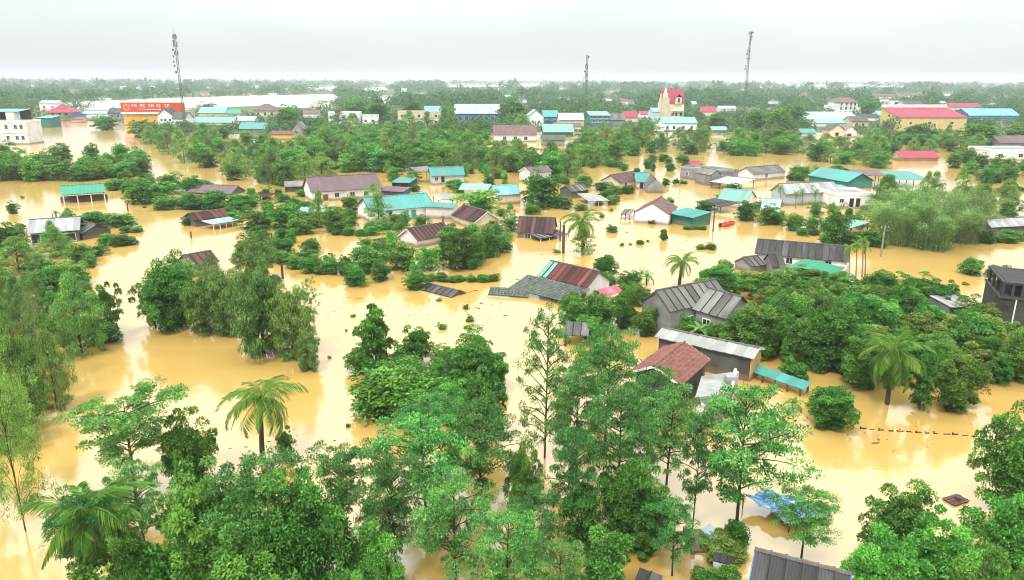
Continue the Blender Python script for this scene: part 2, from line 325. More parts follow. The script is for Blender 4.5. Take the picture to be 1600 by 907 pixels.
def proto_dome(kind, seed, ncl, nper, leaf, zlo=.12, lm='L_dome', cr=(.09, .16), ztr=.45, rz=None, lump=.22, limbs=9, ar=.5, tr=.018, dmin=-.55, hang=None):
    rng = np.random.default_rng(seed)
    D = fib(ncl, dmin); D = nrm(D + rng.normal(0, .16, D.shape))
    az = np.arctan2(D[:, 1], D[:, 0]); a0, a1, a2 = rng.random(3)*6.28
    rad = 1 - lump + lump*(.5*np.sin(2*az + a0) + .5*np.sin(3*az + a1 + 2*D[:, 2]) + .4*np.sin(5*az + a2)) + rng.normal(0, .05, ncl)
    R = cr[0] + (cr[1]-cr[0])*rng.random(ncl)
    zc = zlo + (1 - zlo)*ztr
    rxy = np.clip(rad, .3, 1.05)*(.5 - R*.8)
    C = np.stack([D[:, 0]*rxy, D[:, 1]*rxy, np.where(D[:, 2] > 0, zc + D[:, 2]*(1 - zc - R*.8)*np.clip(rad, .5, 1.05), zc + D[:, 2]*(zc - zlo))], 1)
    nin = ncl//5
    Ci = C[rng.integers(0, ncl, nin)]*np.array([.55, .55, 1]); Ci[:, 2] = zc + (Ci[:, 2]-zc)*.55
    C = np.concatenate([C, Ci]); R = np.concatenate([R, np.full(nin, cr[1])])
    V, Fq, t = leaf_clumps(rng, C, R, .8 if hang is None else 1.2, nper, leaf, ar=ar, droop=.15, hang=hang)
    mb = MB(); mb.tube([(0, 0, -.2), (.01, 0, zc*.4), (0, .015, zc*1.1), (.02, 0, zc*1.5 if zc*1.5 < .9 else .9)], [tr*1.4, tr, tr*.7, tr*.3], 7)
    for k in rng.choice(ncl, limbs, replace=False):
        z0 = zc*(.35 + .5*rng.random()); limb(mb, (0, 0, z0), C[k], tr*.55, tr*.15, rng)
    reg(kind, mesh_np('crown', V, Fq, t), mb.mesh('trunk'), lm, 'bark')
def proto_feather(kind, seed, nbr, nper, leaf, lm='L_feather', z0=.38, tr=.012, flat=.30, cr=(.09, .15), spread=.42, ar=.42, umbrella=0, bark='bark'):
    "open tree: thin trunk, tiers of flat feathery foliage at the ends of the limbs"
    rng = np.random.default_rng(seed); C, R = [], []
    mb = MB(); lean = rng.normal(0, .03, 2)
    tp = lambda z: np.array([lean[0]*z, lean[1]*z, z])
    mb.tube([tp(-.2), tp(.1), tp(.4), tp(.7), tp(.93)], [tr*1.5, tr*1.2, tr, tr*.6, tr*.25], 6)
    for k in range(nbr):
        f = (k + rng.random()*.8)/nbr; zs = z0 + (.93 - z0)*f*.9
        az = k*2.4 + rng.normal(0, .5)
        prof = math.sin(PI*(.22 + .66*f)) if not umbrella else (.55 + .45*f)
        ln = spread*prof*(.6 + .5*rng.random())
        ze = zs + ln*(.18 + .25*rng.random()) + (0 if not umbrella else .05)
        e = np.array([math.cos(az)*ln, math.sin(az)*ln, min(ze, .95)]) + tp(zs)*np.array([1, 1, 0])
        limb(mb, tp(zs), e, tr*.45, tr*.12, rng, sag=.02)
        C.append(e); R.append(cr[0] + (cr[1]-cr[0])*rng.random())
        for j in range(rng.integers(2, 5)):
            q = tp(zs) + (e - tp(zs))*(.45 + .5*rng.random()) + rng.normal(0, .07, 3)*np.array([1, 1, .7])
            C.append(q); R.append(cr[0]*(.65 + .5*rng.random()))
    C.append(tp(.93)); R.append(cr[0])
    C, R = np.array(C), np.array(R); C[:, 2] = np.minimum(C[:, 2], 1 - R*flat)
    V, Fq, t = leaf_clumps(rng, C, R, flat, nper, leaf, ar=ar, upn=1.4, shell=.15, droop=.1)
    reg(kind, mesh_np('crown', V, Fq, t), mb.mesh('trunk'), lm, bark)
def proto_loose(kind, seed, ncl, nper, leaf, lm='L_loose', zlo=.08, tr=.014, cone=.35, ar=.28, cr=(.06, .10), hang=.55, stems=1, bark='bark', inner=.55):
    "tall loose crown of many small hanging sprays (acacia, she-oak, eucalypt)"
    rng = np.random.default_rng(seed); mb = MB(); C = []
    heads = [np.array([0, 0])] if stems == 1 else [np.array([math.cos(a), math.sin(a)])*.2 for a in np.arange(stems)*6.283/stems + rng.random()]
    hs = [1.0] + list(.72 + .28*rng.random(len(heads)-1))
    for h, hh in zip(heads, hs):
        mb.tube([(h[0]*.6, h[1]*.6, -.2), (h[0]*.8, h[1]*.8, .3*hh), (h[0], h[1], .65*hh), (h[0]*1.1, h[1], .95*hh)], [tr*1.3, tr, tr*.6, tr*.2], 6)
        for k in range(ncl//len(heads)):
            z = zlo + (1 - zlo)*rng.random()**.85
            w = (.5 if stems == 1 else .33)*(math.sin(PI*min(1, (.12 + .88*z))**.8)*(1-cone) + cone*(1 - z))*(1.15)
            w = min(max(w, .07), .46)
            r = w*math.sqrt(inner**2 + (1-inner**2)*rng.random())*(.75 + .25*math.sin(3*z*6 + len(C)*.7)); az = rng.random()*6.283
            C.append((h[0]*(.8+.3*z) + r*math.cos(az), h[1]*(.8+.3*z) + r*math.sin(az), min(z*hh, .965)))
            if k % 4 == 0: limb(mb, (h[0]*.9, h[1]*.9, max(.05, z*hh - .12)), C[-1], tr*.35, tr*.1, rng, n=4)
    C = np.array(C); R = cr[0] + (cr[1]-cr[0])*rng.random(len(C))
    V, Fq, t = leaf_clumps(rng, C, R, 1.25, nper, leaf, ar=ar, shell=.2, hang=hang, upn=.3)
    reg(kind, mesh_np('crown', V, Fq, t), mb.mesh('trunk'), lm, bark)
def proto_bamboo(kind, seed, nc, nper, leaf, lm='L_bamboo', ar=.22):
    "clump of arching culms with fine leaves along them"
    rng = np.random.default_rng(seed); mb = MB(); parts = []
    for k in range(nc):
        az = k*2.4 + rng.normal(0, .3); sp = (.10 + .36*rng.random()); hh = (1.0 if k < 3 else .6 + .4*rng.random())*(1 - .5*sp)
        b = np.array([math.cos(az), math.sin(az), 0])*(.05 + .16*rng.random()); b[2] = -.1
        tt = np.linspace(0, 1, 6); d = np.array([math.cos(az), math.sin(az)])
        cv = lambda t: np.stack([b[0] + d[0]*sp*t**1.9, b[1] + d[1]*sp*t**1.9, b[2] + (hh + .1)*(1 - (1-t)**1.55) - .10*t**5], -1)
        mb.tube(cv(tt), [.006, .006, .005, .004, .003, .0015], 4)
        t = .04 + .96*rng.random(nper)**.9; c = cv(t); pos = c + rng.normal(0, .035, (nper, 3))*(.7 + .7*(1-t))[:, None]
        ax = np.stack([np.full(nper, d[0]*.5), np.full(nper, d[1]*.5), np.full(nper, -.55)], 1) + rdir(rng, nper)*.8
        L = leaf*(.7 + .6*rng.random(nper)); V, Fq = leaves(rng, pos, ax, UP*.6 + rdir(rng, nper)*.6, L, L*ar)
        parts.append((V, Fq, np.clip(.3 + .35*rng.random() + rng.normal(0, .18, nper), 0, 1)))
    V, Fq, t = join(parts); V[:, 2] = np.minimum(V[:, 2], 1.0)
    reg(kind, mesh_np('crown', V, Fq, t), mb.mesh('trunk'), lm, 'palebark')
for i in range(4): proto_dome('dome', 10+i, 170, 180, .028, zlo=-.04, cr=(.04, .11), lump=.42, dmin=-.9, ztr=.46)
for i in range(3): proto_dome('domeopen', 20+i, 74, 130, .040, zlo=-.02, dmin=-.8, cr=(.05, .10), lump=.5, ztr=.5)
for i in range(3): proto_dome('bright', 30+i, 160, 185, .029, zlo=-.04, lm='L_bright', cr=(.04, .11), lump=.44, dmin=-.9, ztr=.46)
for i in range(5): proto_feather('feather', 40+i, 30, 120, .024, flat=.42, cr=(.065, .115), z0=.26)
for i in range(2): proto_feather('umbrella', 50+i, 24, 170, .026, umbrella=1, z0=.36, flat=.3, cr=(.075, .13), spread=.46)
for i in range(2): proto_feather('slender', 55+i, 36, 90, .019, z0=.10, spread=.40, cr=(.05, .085), flat=.6, tr=.011)
for i in range(3): proto_loose('loose', 60+i, 190, 95, .033, zlo=-.02, cr=(.055, .095))
for i in range(2): proto_loose('tall', 65+i, 120, 110, .016, cone=.1, hang=.25, cr=(.04, .075), tr=.009, bark='palebark', zlo=.12)
for i in range(2): proto_loose('tallleafy', 68+i, 170, 150, .015, cone=.1, hang=.2, ar=.4, cr=(.045, .08), tr=.009, zlo=.04)
for i in range(3): proto_dome('weeping', 120+i, 170, 130, .030, zlo=-.06, lm='L_loose', cr=(.04, .09), lump=.5, dmin=-.9, ztr=.5, ar=.3, hang=.5)
for i in range(3): proto_bamboo('bamboo', 70+i, 52, 420, .034)
for i in range(4): proto_dome('bush', 80+i, 60, 90, .062, zlo=-.1, lm='L_bush', cr=(.08, .17), ztr=.36, limbs=5, lump=.42, dmin=-.6)
for i in range(2): proto_dome('yellowbush', 86+i, 70, 130, .044, zlo=-.1, lm='L_yellow', cr=(.07, .13), ztr=.35, limbs=5, lump=.3)
for i in range(6): proto_dome('midround', 90+i, 72, 62, .054, zlo=-.10, cr=(.055, .125), lump=.46, limbs=5, dmin=-.85)
for i in range(3): proto_dome('midbright', 100+i, 72, 62, .054, zlo=-.10, lm='L_bright', cr=(.055, .125), lump=.46, limbs=5, dmin=-.85)
for i in range(3): proto_loose('midloose', 105+i, 84, 55, .052, cr=(.07, .12), lm='L_loose', zlo=-.04)
for i in range(2): proto_dome('tuft', 112+i, 16, 34, .12, zlo=-.1, lm='L_bush', cr=(.14, .22), ztr=.2, limbs=3, lump=.45)
proto_dome('conifer', 118, 90, 90, .035, zlo=.04, lm='L_dome', cr=(.05, .09), ztr=.2, limbs=4)
def plant_px(kind, x, yb, wpx, yt, label, cat='tree', name=None, group=None, var=None, sy=1.0, rz=None):
    b = P(x, yb); m = depth(b)/F; h0 = max(.4, ztop(b, yt)); q = int(round(wpx*m/(1.35*h0)))
    if kind == 'bush' and q >= 2:
        for k in range(q):
            xx = x + wpx*((k + .5)/q - .5); bb = P(xx, yb + random.uniform(-1.6, .8)); w = wpx*m/q*random.uniform(1.25, 1.6)
            r = plant(kind, bb, w, h0*random.uniform(.6, 1.15), '%s bush, %s' % (('left', 'right')[k == q-1] if k in (0, q-1) else 'middle', label), cat, name, group or label, var, sy, rz)
        return r
    return plant(kind, b, wpx*m, max(.4, ztop(b, yt)), label, cat, name, group, var, sy, rz)
CNT = {}
def plant(kind, b, w, h, label, cat='tree', name=None, group=None, var=None, sy=1.0, rz=None):
    pr = PROTO[kind]; k = CNT.get(kind, 0); CNT[kind] = k + 1
    cm, tm, lm, bm = pr[(k if var is None else var) % len(pr)]
    t = thing(name or NAMES.get(kind, 'broadleaf_tree'), label, cat, (b.x, b.y, 0), random.random()*6.28 if rz is None else rz, group)
    t.scale = (w, w*sy, h)
    obj('trunk' if cat != 'bush' else 'stem', tm, M[bm], t); obj('crown' if cat != 'bush' else 'foliage', cm, M[lm], t)
    return t
NAMES = dict(dome='broadleaf_tree', domeopen='open_tree', bright='broadleaf_tree', feather='feathery_tree', umbrella='umbrella_tree', slender='slender_tree', loose='acacia_tree', weeping='acacia_tree',
             tall='tall_loose_tree', tallleafy='tall_loose_tree', bamboo='bamboo_clump', bush='bush', yellowbush='bush', midround='orchard_tree', midbright='leafy_tree', midloose='acacia_tree', tuft='water_plant', conifer='conifer_tree')
# palms
def frond_mesh(seed, ln=1.0, arch=.55, n=34, w=.24, up=.45, lw=.018, droop=.75):
    rng = np.random.default_rng(seed); mb_v, pos, ax, upv, L = [], [], [], [], []
    t = np.linspace(0, 1, 15); cx = ln*(t - .18*t**3)*(1 - .25*arch); cz = up*ln*t - (up*.45 + arch)*ln*t**2.3
    mb = MB(); mb.tube([(a, 0, c) for a, c in zip(cx, cz)], list(.012*(1 - .85*t)*ln), 4)
    nb = len(mb.v)
    V, Fq = list(mb.v), []
    for s in (-1, 1):
        for k in range(n):
            u = .1 + .9*(k + .3*rng.random())/n
            p = np.array([np.interp(u, t, cx), 0, np.interp(u, t, cz)])
            l = w*ln*math.sin(PI*(.12 + .84*u))**.7*(.85 + .3*rng.random())
            a = nrm(np.array([[.55 + .5*u, s*1.0, -droop*(.4 + .6*rng.random())]]))[0]
            e = p + a*l; e[2] -= .25*l; mid = p + a*l*.5
            sd = np.array([lw*ln, 0, .1*lw*ln])
            b = len(V); V += [p - sd*.5, mid + sd*.6, e, mid - sd*.6]; Fq.append((b, b+1, b+2, b+3))
    fs = [f for f in mb.f if len(f) == 4]
    Fa = np.array(fs + Fq); tint = np.concatenate([np.full(len(fs), .9), np.clip(rng.normal(.5, .22, len(Fq)), 0, 1)])
    return mesh_np('frond', np.array(V), Fa, tint)
FR = [frond_mesh(1, arch=.5), frond_mesh(2, arch=.7), frond_mesh(3, arch=.35, up=.6)]
FRL = [frond_mesh(5, arch=.35, n=46, w=.24, lw=.026, up=.25), frond_mesh(6, arch=.6, n=46, w=.26, lw=.026, up=.4)]
FRS = [frond_mesh(8, arch=.75, n=16, w=.26, lw=.045), frond_mesh(9, arch=.5, n=16, w=.26, lw=.045)]
def palm_px(x, yb, xc, yc, span, label, nf=20, name='coconut_palm', frs=FR, lo=-35, hi=72, tr=.16, bark='bark', group=None, hang=0):
    b = P(x, yb); m = depth(b)/F; h = ztop(b, yc); r = span*m*.54
    # crown centre is displaced from the foot: the trunk leans
    d = ray(xc, yc); tq = b.y/d.y; cx = d.x*tq; h = CAMH + d.z*tq
    t = thing(name, label, 'palm', (b.x, b.y, 0), 0, group)
    lx = cx - b.x
    mb = MB(); K = 8
    mb.tube([(lx*(k/K)**1.6, 0, -1 + (h+1)*k/K) for k in range(K+1)], [tr*(1.5 - .6*k/K) for k in range(K+1)], 7)
    mb.build('trunk', M[bark], t)
    for k in range(nf):
        f = obj('frond', frs[k % len(frs)], M['L_palm'], t)
        u = k/(nf-1); el = math.radians(hi + (lo-hi)*u**.8 + random.uniform(-6, 6)); az = k*2.39996 + random.uniform(-.2, .2)
        s = r*(.82 + .3*random.random())*(.8 if u < .15 else 1)
        f.matrix_local = Matrix.Translation((lx, 0, h)) @ Matrix.Rotation(az, 4, 'Z') @ Matrix.Rotation(-el + .35, 4, 'Y') @ Matrix.Rotation(random.uniform(-.3, .3), 4, 'X') @ Matrix.Scale(s, 4)
    if name == 'coconut_palm':
        mb = MB()
        for k in range(7):
            a = k*.9; c = Vector((lx + .3*math.cos(a), .3*math.sin(a), h - .28))
            mb.tube([c + Vector((0, 0, .16)), c + Vector((0, 0, .05)), c - Vector((0, 0, .1)), c - Vector((0, 0, .17))], [.05, .13, .12, .03], 6)
        mb.build('coconut_cluster', M['L_palm'], t)
    return t
def leaf_blade(seed):
    rng = np.random.default_rng(seed); V, Fq = [], []; n = 9
    for k in range(n+1):
        t = k/n; w = .15*math.sin(PI*min(1, .08 + .9*t))**.6 if k < n else .01
        x = .95*t; z = .75*t - 1.05*t**2.2
        for s in (-1, 0, 1): V.append((x, s*w*(1 + rng.normal(0, .08)), z + (0 if s == 0 else .05) - abs(s)*.02*k*.3))
        if k: b = 3*(k-1); Fq += [(b, b+1, b+4, b+3), (b+1, b+2, b+5, b+4)]
    return mesh_np('leaf', np.array(V), np.array(Fq), np.clip(rng.normal(.5, .15, len(Fq)), 0, 1))
BL = [leaf_blade(1), leaf_blade(2)]
def banana_px(x, yb, span, yt, label, nf=9, group=None):
    b = P(x, yb); m = depth(b)/F; h = max(.8, ztop(b, yt)); r = span*m*.6
    t = thing('banana_plant', label, 'plant', (b.x, b.y, 0), random.random()*6, group)
    MB().tube([(0, 0, -1), (0, 0, h*.2), (.03, 0, h*.55)], [.16, .14, .09], 7).build('stem', M['L_banana'], t)
    for k in range(nf):
        f = obj('leaf', BL[k % 2], M['L_banana'], t)
        el = math.radians(75 - 75*k/(nf-1)); s = r*(.8 + .4*random.random())
        f.matrix_local = Matrix.Translation((0, 0, h*.45)) @ Matrix.Rotation(k*2.4, 4, 'Z') @ Matrix.Rotation(-el + .5, 4, 'Y') @ Matrix.Scale(s, 4)
    return t
# ------------------------------------------------------------------ setting: water, sunken ground, the dry land behind
structure(MB().b2((-13000, -150, -3.4), (13000, 12000, -3.0)).build('ground', M['land']))
wm = MB(); wm.poly([(-12000, -140, 0), (12000, -140, 0), (12000, 11500, 0), (-12000, 11500, 0)])
structure(wm.build('water', M['water']))
# ------------------------------------------------------------------ building helpers
def sheet_mesh(w, l, waves=5, amp=.04, lap=.07, thick=.02):
    "one corrugated sheet: x across, y down the slope; its right edge lies on the next sheet"
    nx = waves*3; V, Fq = [], []
    for i in range(nx+1):
        x = w*i/nx*1.03; z = amp*math.sin(2*PI*waves*i/nx) + lap*(i/nx)
        for y in (0, l*.5, l): V.append((x, y, z + thick - (.012 if y == l*.5 else 0)))
    for i in range(nx):
        for j in range(2):
            a = i*3 + j; Fq.append((a, a+3, a+4, a+1))
    b = len(V); V += [(0, 0, -.02), (w, 0, -.02), (w, l, -.02), (0, l, -.02)]; Fq.append((b+3, b+2, b+1, b))
    me = bpy.data.meshes.new('roof_sheet'); me.from_pydata(V, [], Fq); me.update(); return me
def big_sheet(w, l, waves, amp):
    V, Fq = [], []; nx = waves*2
    for i in range(nx+1):
        x = w*i/nx; z = (amp if i % 2 else -amp)
        V += [(x, 0, z + .05), (x, l, z + .05)]
    for i in range(nx): a = 2*i; Fq.append((a, a+2, a+3, a+1))
    b = len(V); V += [(0, 0, -.03), (w, 0, -.03), (w, l, -.03), (0, l, -.03)]; Fq.append((b+3, b+2, b+1, b))
    me = bpy.data.meshes.new('roof'); me.from_pydata(V, [], Fq); me.update(); return me
def tile_field(w, l, nx, ny, rng, miss=0.0):
    "courses of barrel tiles, every tile its own curved piece, slightly uneven"
    V, Fq = [], []; tw, tl = w/nx, l/ny
    for j in range(ny):
        for i in range(nx):
            if rng.random() < miss: continue
            b = len(V); dx, dz, dt = rng.gauss(0, .012), rng.gauss(0, .008), rng.gauss(0, .01)
            for k in range(4):
                a = k/3; x = tw*(i + a*.96) + dx; z = .13*math.sin(PI*a) + dz + .02
                V += [(x, tl*j - .02, z), (x, tl*(j+1.12), z + .05 + dt)]
            for k in range(3): a = b + 2*k; Fq.append((a, a+2, a+3, a+1))
            V += [(tw*(i+.5), tl*(j+1.12), .0)]
            Fq.append((b+1, b+3, b+5, b+7, len(V)-1))
    b = len(V); V += [(0, 0, -.03), (w, 0, -.03), (w, l, -.03), (0, l, -.03)]; Fq.append((b+3, b+2, b+1, b))
    me = bpy.data.meshes.new('roof_tiles'); me.from_pydata(V, [], Fq); me.update(); return me
SHEETS = {}; RIBS = {}
def plane(parent, O, u, v, mat, mode='sheet', pw=1.05, mats2=None, amp=.05, ny=None):
    "a roof slope: O its upper corner, u along the ridge, v down the slope (in the parent's frame)"
    O, u, v = Vector(O), Vector(u), Vector(v); w, l = u.length, v.length
    ux = u.normalized(); nz = ux.cross(v.normalized()).normalized(); vy = nz.cross(ux)
    R = Matrix((ux, vy, nz)).transposed().to_4x4()
    out = []; rib = {'brown_sheet': 'rib_dark', 'red_sheet': 'rib_dark', 'grey_sheet': 'rib_dark', 'dark_sheet': 'rib_dark'}.get(mat)
    if mode == 'strips':
        n = max(2, round(w/pw)); key = (round(w/n, 3), round(l, 3))
        if key not in SHEETS: SHEETS[key] = sheet_mesh(w/n, l)
        me = SHEETS[key]; key0 = key
        for i in range(n):
            o = bpy.data.objects.new('roof_sheet', me); COL.objects.link(o); o.parent = parent
            if not me.materials: me.materials.append(M[mat])
            o.material_slots[0].link = 'OBJECT'
            mm = mat
            if mats2 and (i/n < mats2[1] if mats2[1] > 0 else (n-1-i)/n < -mats2[1]): mm = mats2[0]
            o.material_slots[0].material = M[mm]
            o.matrix_local = Matrix.Translation(O + ux*(w/n*i)) @ R @ Matrix.Rotation(random.gauss(0, .004), 4, 'X') @ Matrix.Translation((0, random.gauss(0, .02), abs(random.gauss(0, .012))))
            out.append(o)
            key = key0
            if i and (rib is not None):
                rw = .10 if mat in ('brown_sheet', 'red_sheet') else .035; key = key + (rw,)
                if key not in RIBS: RIBS[key] = MB().b2((-rw, 0, .0), (rw, l + .03, .085)).mesh('cover_strip')
                c = obj('cover_strip', RIBS[key], M[rib], parent); c.matrix_local = Matrix.Translation(O + ux*(w/n*i)) @ R @ Matrix.Translation((0, 0, .05 + random.random()*.01))
    elif mode == 'tiles':
        me = tile_field(w, l, max(3, round(w/.50)), ny or max(3, round(l/.38)), random)
        o = obj('roof_tiles', me, M[mat], parent, kind='stuff'); o.matrix_local = Matrix.Translation(O) @ R; out.append(o)
    else:
        me = big_sheet(w, l, max(3, round(w/.9)), amp)
        o = obj('roof', me, M[mat], parent); o.matrix_local = Matrix.Translation(O) @ R; out.append(o)
    return out
def opening(parent, c, w, h, ax, out, kind='window', frame='trim_white', inner='glass'):
    "a window or door: frame ring standing proud of the wall, inner pane set back in it. c centre on the wall face, ax along the wall, out outward"
    c, ax, out = Vector(c), Vector(ax).normalized(), Vector(out).normalized(); R = Matrix((ax, out, Vector((0, 0, 1)))).transposed()
    f = .09 if w < 2.5 else .14; mb = MB()
    for x in (-w/2 + f/2, w/2 - f/2): mb.box(c + R @ Vector((x, .03, 0)), (f, .12, h), R)
    for z in (-h/2 + f/2, h/2 - f/2): mb.box(c + R @ Vector((0, .03, z)), (w - 2*f, .12, f), R)
    if kind == 'window' and w > .9: mb.box(c + R @ Vector((0, .02, 0)), (.05, .07, h - 2*f), R)
    o = mb.build(kind, M[frame], parent)
    MB().box(c + R @ Vector((0, -.005, 0)), (w - 2*f, .06, h - 2*f), R).build('pane' if kind == 'window' else 'door_leaf', M[inner], o)
    return o
PROT = []      # what the woods must not stand in front of: (left, right, top, base) as rows of the photo
INFO = {}
def fit_ridge(A, B, E, ze, hw):
    "ridge height at which the roof is hw deep from ridge to eave"
    e = P(*E, ze); lo, hi = ze + .35, ze + 4.5
    def dd(z):
        a, b = P(*A, z), P(*B, z); u = b - a; u.z = 0; d = u.normalized()
        return abs((e - a).dot(Vector((-d.y, d.x, 0))))
    zs = [lo + (hi-lo)*k/90 for k in range(91)]
    return min(zs, key=lambda z: abs(dd(z) - hw) + .12*abs(z - ze - .55*hw))
def house(label, A, B, E, depth_w, ze, roof, wall='plaster_white', mode=None, over=.4, name='house', cat='house', wins=(), open_sides=False, fascia=None, mats2=None, back=1.0, group=None, zb=-2.0, rcap=True, pw=1.05, gable=None, amp=.05):
    zr = fit_ridge(A, B, E, ze, depth_w); swapped = False
    a, b, e = P(*A, zr), P(*B, zr), P(*E, ze)
    u = (b - a); u.z = 0; d = u.normalized(); n = Vector((-d.y, d.x, 0))
    if (e - a).dot(n) < 0: a, b = b, a; d = -d; n = -n; u = -u; swapped = True
    L = u.length; hw = (e - a).dot(n); c = (a + b)/2
    t = thing(name, label, cat, (c.x, c.y, 0), math.atan2(d.y, d.x), group)
    dep = depth((c.x, c.y, zr)); mode = mode or ('strips' if F/dep*pw > 6.0 else 'sheet')
    hb = hw*back; s = (zr - ze)/hw
    plane(t, (-L/2, 0, zr), (L, 0, 0), (0, hw, ze - zr), roof, mode, pw, (mats2[0], -mats2[1]) if mats2 and swapped else mats2, amp)
    plane(t, (L/2, 0, zr), (-L, 0, 0), (0, -hb, -hb*s), roof, mode, pw, None, amp)
    if rcap:
        mb = MB(); k = max(3, int(L/1.2))
        for i in range(k): mb.tube([(-L/2 + L*i/k, 0, zr + .05), (-L/2 + L*(i+1.03)/k, 0, zr + .07 + random.gauss(0, .006))], [.13, .14], 6)
        mb.build('ridge_cap', M['ridge'] if roof not in ('tile_red', 'teal_sheet', 'mint_sheet', 'green_sheet', 'blue_sheet', 'crimson_sheet', 'paleblue_sheet') else M[roof], t)
    wx, wf, wb = L/2 - over, hw - over, hb - over
    zwf, zwb, zp = zr - wf*s - .08, zr - wb*s - .08, zr - .09
    if not open_sides:
        mb = MB()
        for sx in (-1, 1):
            pts = [(sx*wx, -wb, zb), (sx*wx, wf, zb), (sx*wx, wf, zwf), (sx*wx, 0, zp), (sx*wx, -wb, zwb)]
            mb.poly(pts if sx > 0 else pts[::-1])
        mb.poly([(wx, wf, zb), (-wx, wf, zb), (-wx, wf, zwf), (wx, wf, zwf)]); mb.poly([(-wx, -wb, zb), (wx, -wb, zb), (wx, -wb, zwb), (-wx, -wb, zwb)])
        mb.build('wall', M[wall], t)
        for side, p, z, w, h, *r in wins:
            z = min(z, (zwf if side == 'f' else zwb) - h/2 - .12)
            kind = r[0] if r else 'window'; inner = r[1] if len(r) > 1 else ('glass' if kind == 'window' else 'dark')
            if side == 'f': opening(t, (p*wx, wf, z), w, h, (-1, 0, 0), (0, 1, 0), kind, inner=inner)
            if side == 'b': opening(t, (p*wx, -wb, z), w, h, (1, 0, 0), (0, -1, 0), kind, inner=inner)
            if side == 'l': opening(t, (-wx, p*wf, z), w, h, (0, 1, 0), (-1, 0, 0), kind, inner=inner)
            if side == 'r': opening(t, (wx, p*wf, z), w, h, (0, -1, 0), (1, 0, 0), kind, inner=inner)
    else:
        for sx in (-1, 1):
            for sy, zz in ((wf, zwf), (-wb, zwb)):
                MB().b2((sx*wx - .11, sy - .11, zb), (sx*wx + .11, sy + .11, zz)).build('post', M['trim_white'], t)
        for k in (-1/3, 1/3):
            for sy, zz in ((wf, zwf), (-wb, zwb)): MB().b2((k*wx - .11, sy - .11, zb), (k*wx + .11, sy + .11, zz)).build('post', M['trim_white'], t)
        for sy, zz in ((wf, zwf), (-wb, zwb)): MB().b2((-wx, sy - .08, zz - .3), (wx, sy + .08, zz - .02)).build('beam', M['trim_white'], t)
    if fascia:
        for sx in (-1, 1):
            mb = MB()
            for q, hh in ((hw, zr - hw*s), (-hb, zr - hb*s)):
                x = sx*(L/2 + .03); mb.poly([(x, 0, zr + .08), (x, q, hh + .08), (x, q, hh - .16), (x, 0, zr - .16)]); x2 = sx*(L/2 - .03)
                mb.poly([(x2, 0, zr + .08), (x2, 0, zr - .16), (x2, q, hh - .16), (x2, q, hh + .08)]); mb.poly([(x, 0, zr + .08), (x2, 0, zr + .08), (x2, q, hh + .08), (x, q, hh + .08)])
            mb.build('bargeboard', M[fascia], t)
    px = [proj(t.location + Matrix.Rotation(t.rotation_euler.z, 3, 'Z') @ Vector(q)) for q in ((-wx, wf, 0), (wx, wf, 0), (-wx, -wb, 0), (wx, -wb, 0), (-L/2, 0, zr), (L/2, 0, zr))]
    PROT.append((min(q[0] for q in px), max(q[0] for q in px), min(q[1] for q in px[4:]), max(q[1] for q in px)))
    INFO[label] = (round(L, 1), round(hw, 1), round(zr - ze, 1))
    return t
def to_local(t, p):
    return (Matrix.Rotation(-t.rotation_euler.z, 3, 'Z') @ (Vector(p) - t.location))
def lean_to(t, A, B, C, za, zc, mat, mode='strips', posts=2, pw=1.05, pmat='trim_white', zb=-2.0, wall=None, amp=.05):
    "a lower roof attached to the building t: A-B its upper edge, C below A at the eave; posts carry the eave"
    a, b, c = to_local(t, P(*A, za)), to_local(t, P(*B, za)), to_local(t, P(*C, zc))
    u = b - a; v = c - a; v = v - u.normalized()*v.dot(u.normalized())
    if u.cross(v).z < 0: a, b = b, a; u = -u
    # u x v must point up
    plane(t, a, u, v, mat, mode, pw, None, amp)
    for k in range(posts):
        q = a + u*(.06 + .88*k/max(1, posts-1)) + v*.93
        MB().b2((q.x - .08, q.y - .08, zb), (q.x + .08, q.y + .08, q.z - .06)).build('post', M[pmat], t)
    if wall:
        mb = MB(); i = .12
        p0, p1 = a + u*.03, a + u*.97
        q0, q1 = p0 + v*.9, p1 + v*.9
        g = lambda p, z: (p.x, p.y, z)
        mb.poly([g(q0, zb), g(q0, q0.z - i), g(q1, q1.z - i), g(q1, zb)]); mb.poly([g(p0, zb), g(p0, p0.z - i), g(q0, q0.z - i), g(q0, zb)]); mb.poly([g(q1, zb), g(q1, q1.z - i), g(p1, p1.z - i), g(p1, zb)])
        mb.build('wall', M[wall], t)
def shed(label, A, B, C, za, zc, mat, mode='strips', posts=3, name='shed', cat='shed', wall=None, pmat='wood', pw=1.05, zb=-2.0, back_posts=True, zab=None, amp=.05):
    a = P(*A, za); t = thing(name, label, cat, (a.x, a.y, 0))
    lean_to(t, A, B, C, za, zc, mat, mode, posts, pw, pmat, zb, wall, amp)
    if back_posts:
        b = P(*B, za)
        for q in (a + (b-a)*.05, a + (b-a)*.95):
            q = to_local(t, q); MB().b2((q.x - .08, q.y - .08, zb), (q.x + .08, q.y + .08, za - .08)).build('post', M[pmat], t)
    return t
